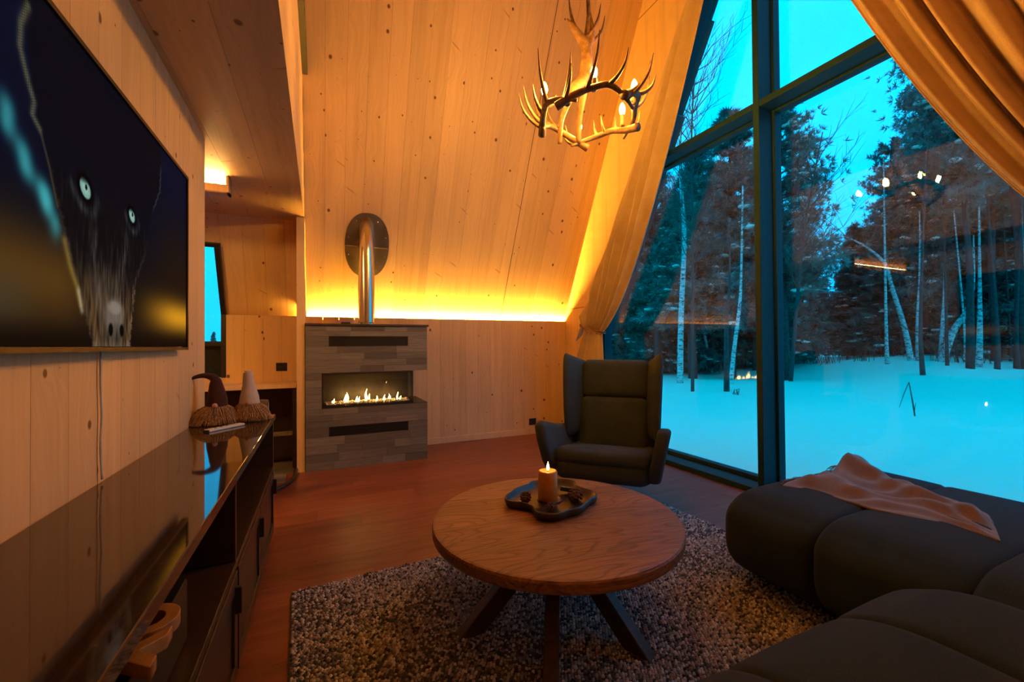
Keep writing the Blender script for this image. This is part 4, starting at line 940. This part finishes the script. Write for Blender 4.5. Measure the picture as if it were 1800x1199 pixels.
def conifer(name, H, crown0, Rmax, shape, nb, nt, seed, label, droop, need, tl, snowy=.3, r0=.17):
    R_ = np.random.RandomState(seed); root = empty(name, (0, 0, 0), label, 'tree')
    bx = np.cumsum(R_.normal(0, .05, 8)); by = np.cumsum(R_.normal(0, .05, 8)); hz = np.linspace(0, H, 8)
    tr_ = B().tube([(bx[i]-bx[0], by[i]-by[0], hz[i]-.3*(i == 0)) for i in range(8)], list(np.linspace(r0, .02, 8)), 8)
    P = []; D = []; SN = []
    for i in range(nb):
        t = (i+R_.uniform(0, 1))/nb; h = H*(crown0 + (1-crown0)*t); a = R_.uniform(0, 2*PI); L_ = Rmax*shape(t)*R_.uniform(.55, 1.15)
        if L_ < .15: continue
        ax = np.interp(h, hz, bx-bx[0]); ay = np.interp(h, hz, by-by[0]); up = droop(t)
        pts = []
        for k in range(4):
            q = k/3; pts.append((ax+L_*q*math.cos(a)+R_.normal(0, .03), ay+L_*q*math.sin(a)+R_.normal(0, .03), h+up*L_*q*(.5+.5*q)))
        tr_.tube(pts, [.035*(1-t)+.012, .02, .013, .006], 4, False)
        pa = np.array(pts); m_ = max(3, int(nt*(.35+L_/Rmax)))
        q = R_.uniform(.25, 1.05, m_); c = np.stack([np.interp(q*3, range(4), pa[:, j]) for j in range(3)], 1)
        side = R_.normal(0, .16*L_+.05, (m_, 3)); side[:, 2] *= .45; c = c + side*q[:, None]
        P.append(c); D.append(np.tile((pa[3]-pa[0])/L_, (m_, 1)))
        if R_.uniform() < snowy*2:
            for _ in range(2+int(R_.uniform()*5)):
                q0 = R_.uniform(.4, .95); SN.append((np.array([np.interp(q0*3, range(4), pa[:, j]) for j in range(3)])+[0, 0, .06], R_.uniform(.07, .16 + .12*(R_.uniform() > .8))*min(1, .5+L_/2), a))
    P = np.concatenate(P); D = np.concatenate(D); fa = Fast()
    for T in tufts(P, D, np.full(len(P), tl)*R_.uniform(.7, 1.2, len(P)), .065, 18, R_): fa.tris(T)
    tr_.obj('trunk', BARK, root, smooth=True); f_ = link('foliage', fa.me('foliage', need), root); f_['kind'] = 'stuff'
    sn = B()
    for c, s, a in SN:
        sn.ball(tuple(c), s*1.25, s*.75, s*.36, 7, 5)
    if SN: sn.obj('snow_clumps', TSNOW, root, smooth=True, kind='stuff')
    return root
pineA = conifer('pine_tree', 12.0, .30, 2.2, lambda t: (1-t)**.7*.9+.14 if t > .12 else .5+t*3, 110, 46, 1, 'pine', lambda t: .15+.55*t, NEEDLE, .22, .34)
pineB = conifer('pine_tree', 12.0, .22, 1.75, lambda t: (1-t)**.85+.1, 120, 34, 2, 'pine', lambda t: -.05+.6*t, NEEDLE, .27, .36)
pineC = conifer('pine_tree', 13.0, .46, 2.3, lambda t: math.sin(PI*(.15+.8*t))*.9+.1, 100, 60, 3, 'pine', lambda t: .1+.5*t, NEEDLE, .20, .22, .15)
spruceA = conifer('spruce_tree', 11.0, .06, 1.7, lambda t: (1-t)**.9+.05, 150, 28, 4, 'spruce', lambda t: -.28+.35*t, NEEDLE2, .28, .42)
protos = dict(A=pineA, B=pineB, C=pineC, S=spruceA); base_h = dict(A=12., B=12., C=13., S=11.); first = dict(A=1, B=1, C=1, S=1)
def plant(k, az, d, h, label, group=None, wide=1.0, rz=None):
    r_ = protos[k]
    if not first[k]: r_ = copy_tree(r_)
    first[k] = 0; x_, y_ = pol(az, d); s = h/base_h[k]
    r_.location = (x_, y_, gz(x_, y_)); r_.scale = (s*wide, s*wide, s); r_.rotation_euler = (0, 0, rnd.uniform(0, 6) if rz is None else rz)
    r_['label'] = label
    if group: r_['group'] = group
    elif 'group' in r_: del r_['group']
    return r_
plant('A', 57.3, 19.0, 10.6, 'snow-dusted pine just right of the tall mullion', None, 1.05)
plant('B', 51.8, 19.5, 11.0, 'tall dark pine left of the tall mullion', None, 1.25)
plant('B', 47.5, 18.5, 9.4, 'bushy pine in the middle of the left pane', None, 1.4)
plant('A', 43.5, 20.0, 8.8, 'pine at the left of the left pane beside the curtain', None, 1.3)
plant('A', 66.3, 34.0, 12.6, 'pine with a separate pointed crown in the middle of the right pane', None, .95)
plant('B', 64.2, 36.0, 8.4, 'low pine at the right edge of the sky gap', None, 1.3)
plant('B', 68.8, 30.0, 12.0, 'dense pine right of the pointed pine', None, 1.1)
plant('C', 71.6, 22.5, 12.8, 'tall spreading pine below the right curtain', None, .9)
plant('C', 74.6, 25.7, 16.5, 'big pine with a thick trunk at the right edge', None, 1.15)
plant('C', 73.2, 29.0, 13.5, 'straight pine behind the thick trunk at the right edge', None, 1.1)
plant('A', 59.0, 33.0, 7.0, 'small pine at the left edge of the sky gap', None, 1.2)
plant('S', 60.0, 44.0, 8.0, 'distant spruce low in the sky gap')
G1 = 'dark conifers in the forest beyond the left pane'; G2 = 'dark conifers in the forest beyond the right pane'
for i in range(34):
    az = 33 + 23.5*(i+.5)/34 + rnd.uniform(-.5, .5); plant('SB'[i % 3 == 0], az, rnd.uniform(22, 34), rnd.uniform(7.5, 11.0), 'dark conifer standing in the forest beyond the left pane', G1, rnd.uniform(1.1, 1.5))
for i in range(44):
    az = 62.3 + 17*(i+.5)/44 + rnd.uniform(-.4, .4); plant('SB'[i % 3 == 0], az, rnd.uniform(30, 46), rnd.uniform(8, 11.5)*(1 if az > 67 else .72), 'dark conifer standing in the forest beyond the right pane', G2, rnd.uniform(1.1, 1.5))
for i in range(8):
    plant('S', 55.5 + 7*i/8, rnd.uniform(55, 75), rnd.uniform(6, 9), 'far conifer at the end of the snowy clearing', 'far conifers at the end of the clearing', 1.3)
for i in range(6):
    plant('S', -17+2.1*i, rnd.uniform(40, 52), rnd.uniform(2.6, 3.8), 'low conifer seen through the passage window', 'conifers beyond the passage window', 1.3)

def birch(name, pts, r0, label, twigs=14, tl=1.6, seed=0, mat=BIRCH, group=None, cat='tree', r1=.02):
    R_ = random.Random(seed); P0 = Vector(pts[0]); P0.z = min(P0.z, gz(P0.x, P0.y)); root = empty(name, P0, label, cat, 0, group)
    L = [Vector(p)-Vector(pts[0]) for p in pts]; L[0] = Vector((0, 0, -.25)); C_ = bez(L, 5); n_ = len(C_)
    rr = [r0+(r1-r0)*i/(n_-1) for i in range(n_)]; B().tube(C_, rr, 8).obj('trunk', mat, root, smooth=True)
    br = B()
    for i in range(twigs):
        t = R_.uniform(.35, 1.0); p = C_[min(n_-1, int(t*(n_-1)))]; a = R_.uniform(0, 2*PI); l = tl*R_.uniform(.5, 1.1)*(1.25-t*.5)
        d = Vector((math.cos(a), math.sin(a), R_.uniform(.5, 1.3))).normalized(); Q = [p]
        for k in range(5): d = (d + Vector((R_.uniform(-.35, .35), R_.uniform(-.35, .35), R_.uniform(-.2, .3)))).normalized(); Q.append(Q[-1]+d*l/5)
        br.tube(Q, [.016, .013, .010, .007, .005, .003], 4, False)
        for k in range(2, 6):
            for _ in range(2):
                d2 = (d + Vector((R_.uniform(-1, 1), R_.uniform(-1, 1), R_.uniform(-.3, .7)))).normalized(); q = Q[k]; m1 = q + d2*l*.16 + Vector((0, 0, .03)); br.tube([q, m1, m1 + (d2+Vector((R_.uniform(-.5, .5), R_.uniform(-.5, .5), .1)))*l*.15], [.006, .004, .002], 3, False)
    if twigs: br.obj('branches', TWIG, root, kind='stuff')
    return root
birch('birch_tree', [(11.2, 10.83, -.2), (11.24, 10.78, 2.03), (11.35, 10.7, 4.75), (11.27, 10.72, 6.3), (11.22, 10.72, 7.66), (11.31, 10.66, 9.2)], .105, 'tall straight birch right above the armchair wing', 26, 2.0, 1)
birch('birch_tree', [(16.98, 14.42, -.2), (16.69, 14.53, 1.29), (16.35, 14.65, 3.99), (16.26, 14.67, 7.8)], .10, 'slightly leaning birch in the middle of the left pane', 10, 1.4, 2)
birch('birch_tree', [(11.79, 9.36, -.2), (11.9, 9.29, .88), (12.07, 9.2, 2.31), (12.12, 9.16, 3.39), (12.3, 9.2, 6.2)], .075, 'short birch close to the left of the tall mullion', 6, .9, 3)
birch('dead_trunk', [(10.57, 8.5, -.35), (10.57, 8.49, .58), (10.58, 8.48, 1.88), (10.63, 8.42, 2.6), (10.8, 8.5, 4.2)], .085, 'dark bare trunk in front of the birches in the left pane', 3, .5, 4, BARK)
birch('birch_tree', [(23.75, 9.73, 0.42), (23.46, 9.84, 1.84), (22.94, 10.06, 3.72), (22.67, 10.17, 4.72), (21.87, 10.52, 5.48), (20.96, 10.93, 5.99)], 0.126, 'birch whose trunk arches over to the left in the right pane', 10, 2.4, 5)
birch('birch_tree', [(23.96, 9.58, 0.42), (23.95, 9.57, 2.21), (24.02, 9.51, 4.2), (24.02, 9.48, 6.99)], 0.118, 'upright birch beside the arching birch', 8, 1.6, 6)
birch('birch_tree', [(24.92, 9.24, 0.42), (25.06, 9.17, 2.17), (25.13, 9.1, 4.12), (25.13, 9.1, 6.64)], 0.096, 'thin straight birch rising from the foot of the leaning birch', 6, 1.4, 7)
birch('birch_tree', [(24.62, 9.13, 0.42), (25.14, 8.88, 1.69), (25.7, 8.6, 2.68), (25.96, 8.48, 3.91), (25.98, 8.45, 5.94)], 0.170, 'thick birch leaning strongly to the right', 6, 1.6, 8)
birch('birch_tree', [(22.85, 7.36, 0.34), (22.88, 7.32, 2.05), (22.88, 7.3, 3.77), (22.89, 7.28, 6.64)], 0.111, 'pale straight birch left of the thick trunk at the right edge', 6, 1.4, 9)
birch('birch_tree', [(9.9, 9.1, -.2), (9.95, 9.1, 2.5), (10.1, 9.2, 5.0), (10.0, 9.1, 7.5), (10.1, 9.0, 9.6)], .05, 'bare tall birch whose twigs fill the upper left pane', 60, 2.4, 11, TWIG, None, 'tree', .015)
birch('birch_tree', [(14.5, 9.2, -.2), (14.7, 9.0, 3.0), (14.9, 8.8, 5.5), (15.3, 8.5, 8.2)], .07, 'bare twiggy tree whose crown fans out right of the mullion', 40, 2.2, 12, TWIG, None, 'tree', .015)
birch('birch_tree', [(24.5, 16.0, -.2), (24.9, 15.7, 3.0), (25.3, 15.2, 5.0), (26.6, 14.4, 8.2)], .10, 'thin curved birch at the left edge of the sky gap', 24, 2.4, 13)
for i in range(26):
    az = (36+20*rnd.random()) if i < 13 else (65.5+10*rnd.random()); d = rnd.uniform(19, 30); x_, y_ = pol(az, d); z_ = gz(x_, y_)
    birch('tree_trunk', [(x_, y_, z_-.1), (x_+rnd.uniform(-.1, .1), y_, 2), (x_+rnd.uniform(-.3, .3), y_+rnd.uniform(-.2, .2), rnd.uniform(7, 9))], rnd.uniform(.05, .11), 'slim dark trunk among the conifers beyond the ' + ('left pane' if i < 13 else 'right pane'), 2, .8, 100+i, BIRCH if (i % 2 == 0 and i < 13) or i % 5 == 0 else BARK, 'slim trunks beyond the ' + ('left pane' if i < 13 else 'right pane'))
def shrub(loc, n_, h, seed, label, group=None):
    R_ = random.Random(seed); root = empty('shrub', (loc[0], loc[1], gz(*loc)), label, 'shrub', 0, group); b = B()
    for i in range(n_):
        a = R_.uniform(0, 2*PI); r_ = R_.uniform(0, .25*h); p = Vector((r_*math.cos(a)*2, r_*math.sin(a)*2, -.1)); q = p + Vector((R_.uniform(-.3, .3)*h, R_.uniform(-.3, .3)*h, h*R_.uniform(.6, 1.1)))
        b.tube([p, (p+q)/2+Vector((R_.uniform(-.05, .05), 0, .03)), q], [.012, .009, .004], 4, False)
        for _ in range(3): m_ = p.lerp(q, R_.uniform(.4, .9)); b.tube([m_, m_+Vector((R_.uniform(-.25, .25), R_.uniform(-.25, .25), R_.uniform(.1, .3)))*h*.6], [.006, .003], 3, False)
    b.obj('stems', TWIG, root)
for i in range(10): 
    x_, y_ = pol(60+1.35*i + rnd.uniform(-.4, .4), rnd.uniform(24, 30)); shrub((x_, y_), 16, rnd.uniform(.7, 1.3), i, 'low bare brush along the forest edge in the right pane', 'brush along the forest edge')
shrub((10.3, 7.95), 5, .3, 33, 'tiny bare shrub in the snow right of the armchair')
tw = B().tube([(9.38, 3.78, -.45), (9.31, 3.81, .10), (9.24, 3.83, .47)], [.014, .011, .006], 5).tube([(9.24, 3.83, .47), (9.17, 3.87, .28), (9.08, 3.9, .04)], [.006, .006, .003], 4).tube([(9.33, 3.8, -.02), (9.36, 3.79, .12)], [.006, .003], 4).obj('twig', TWIG)
tag(tw, 'single bent twig sticking out of the snow in the right pane', 'twig')
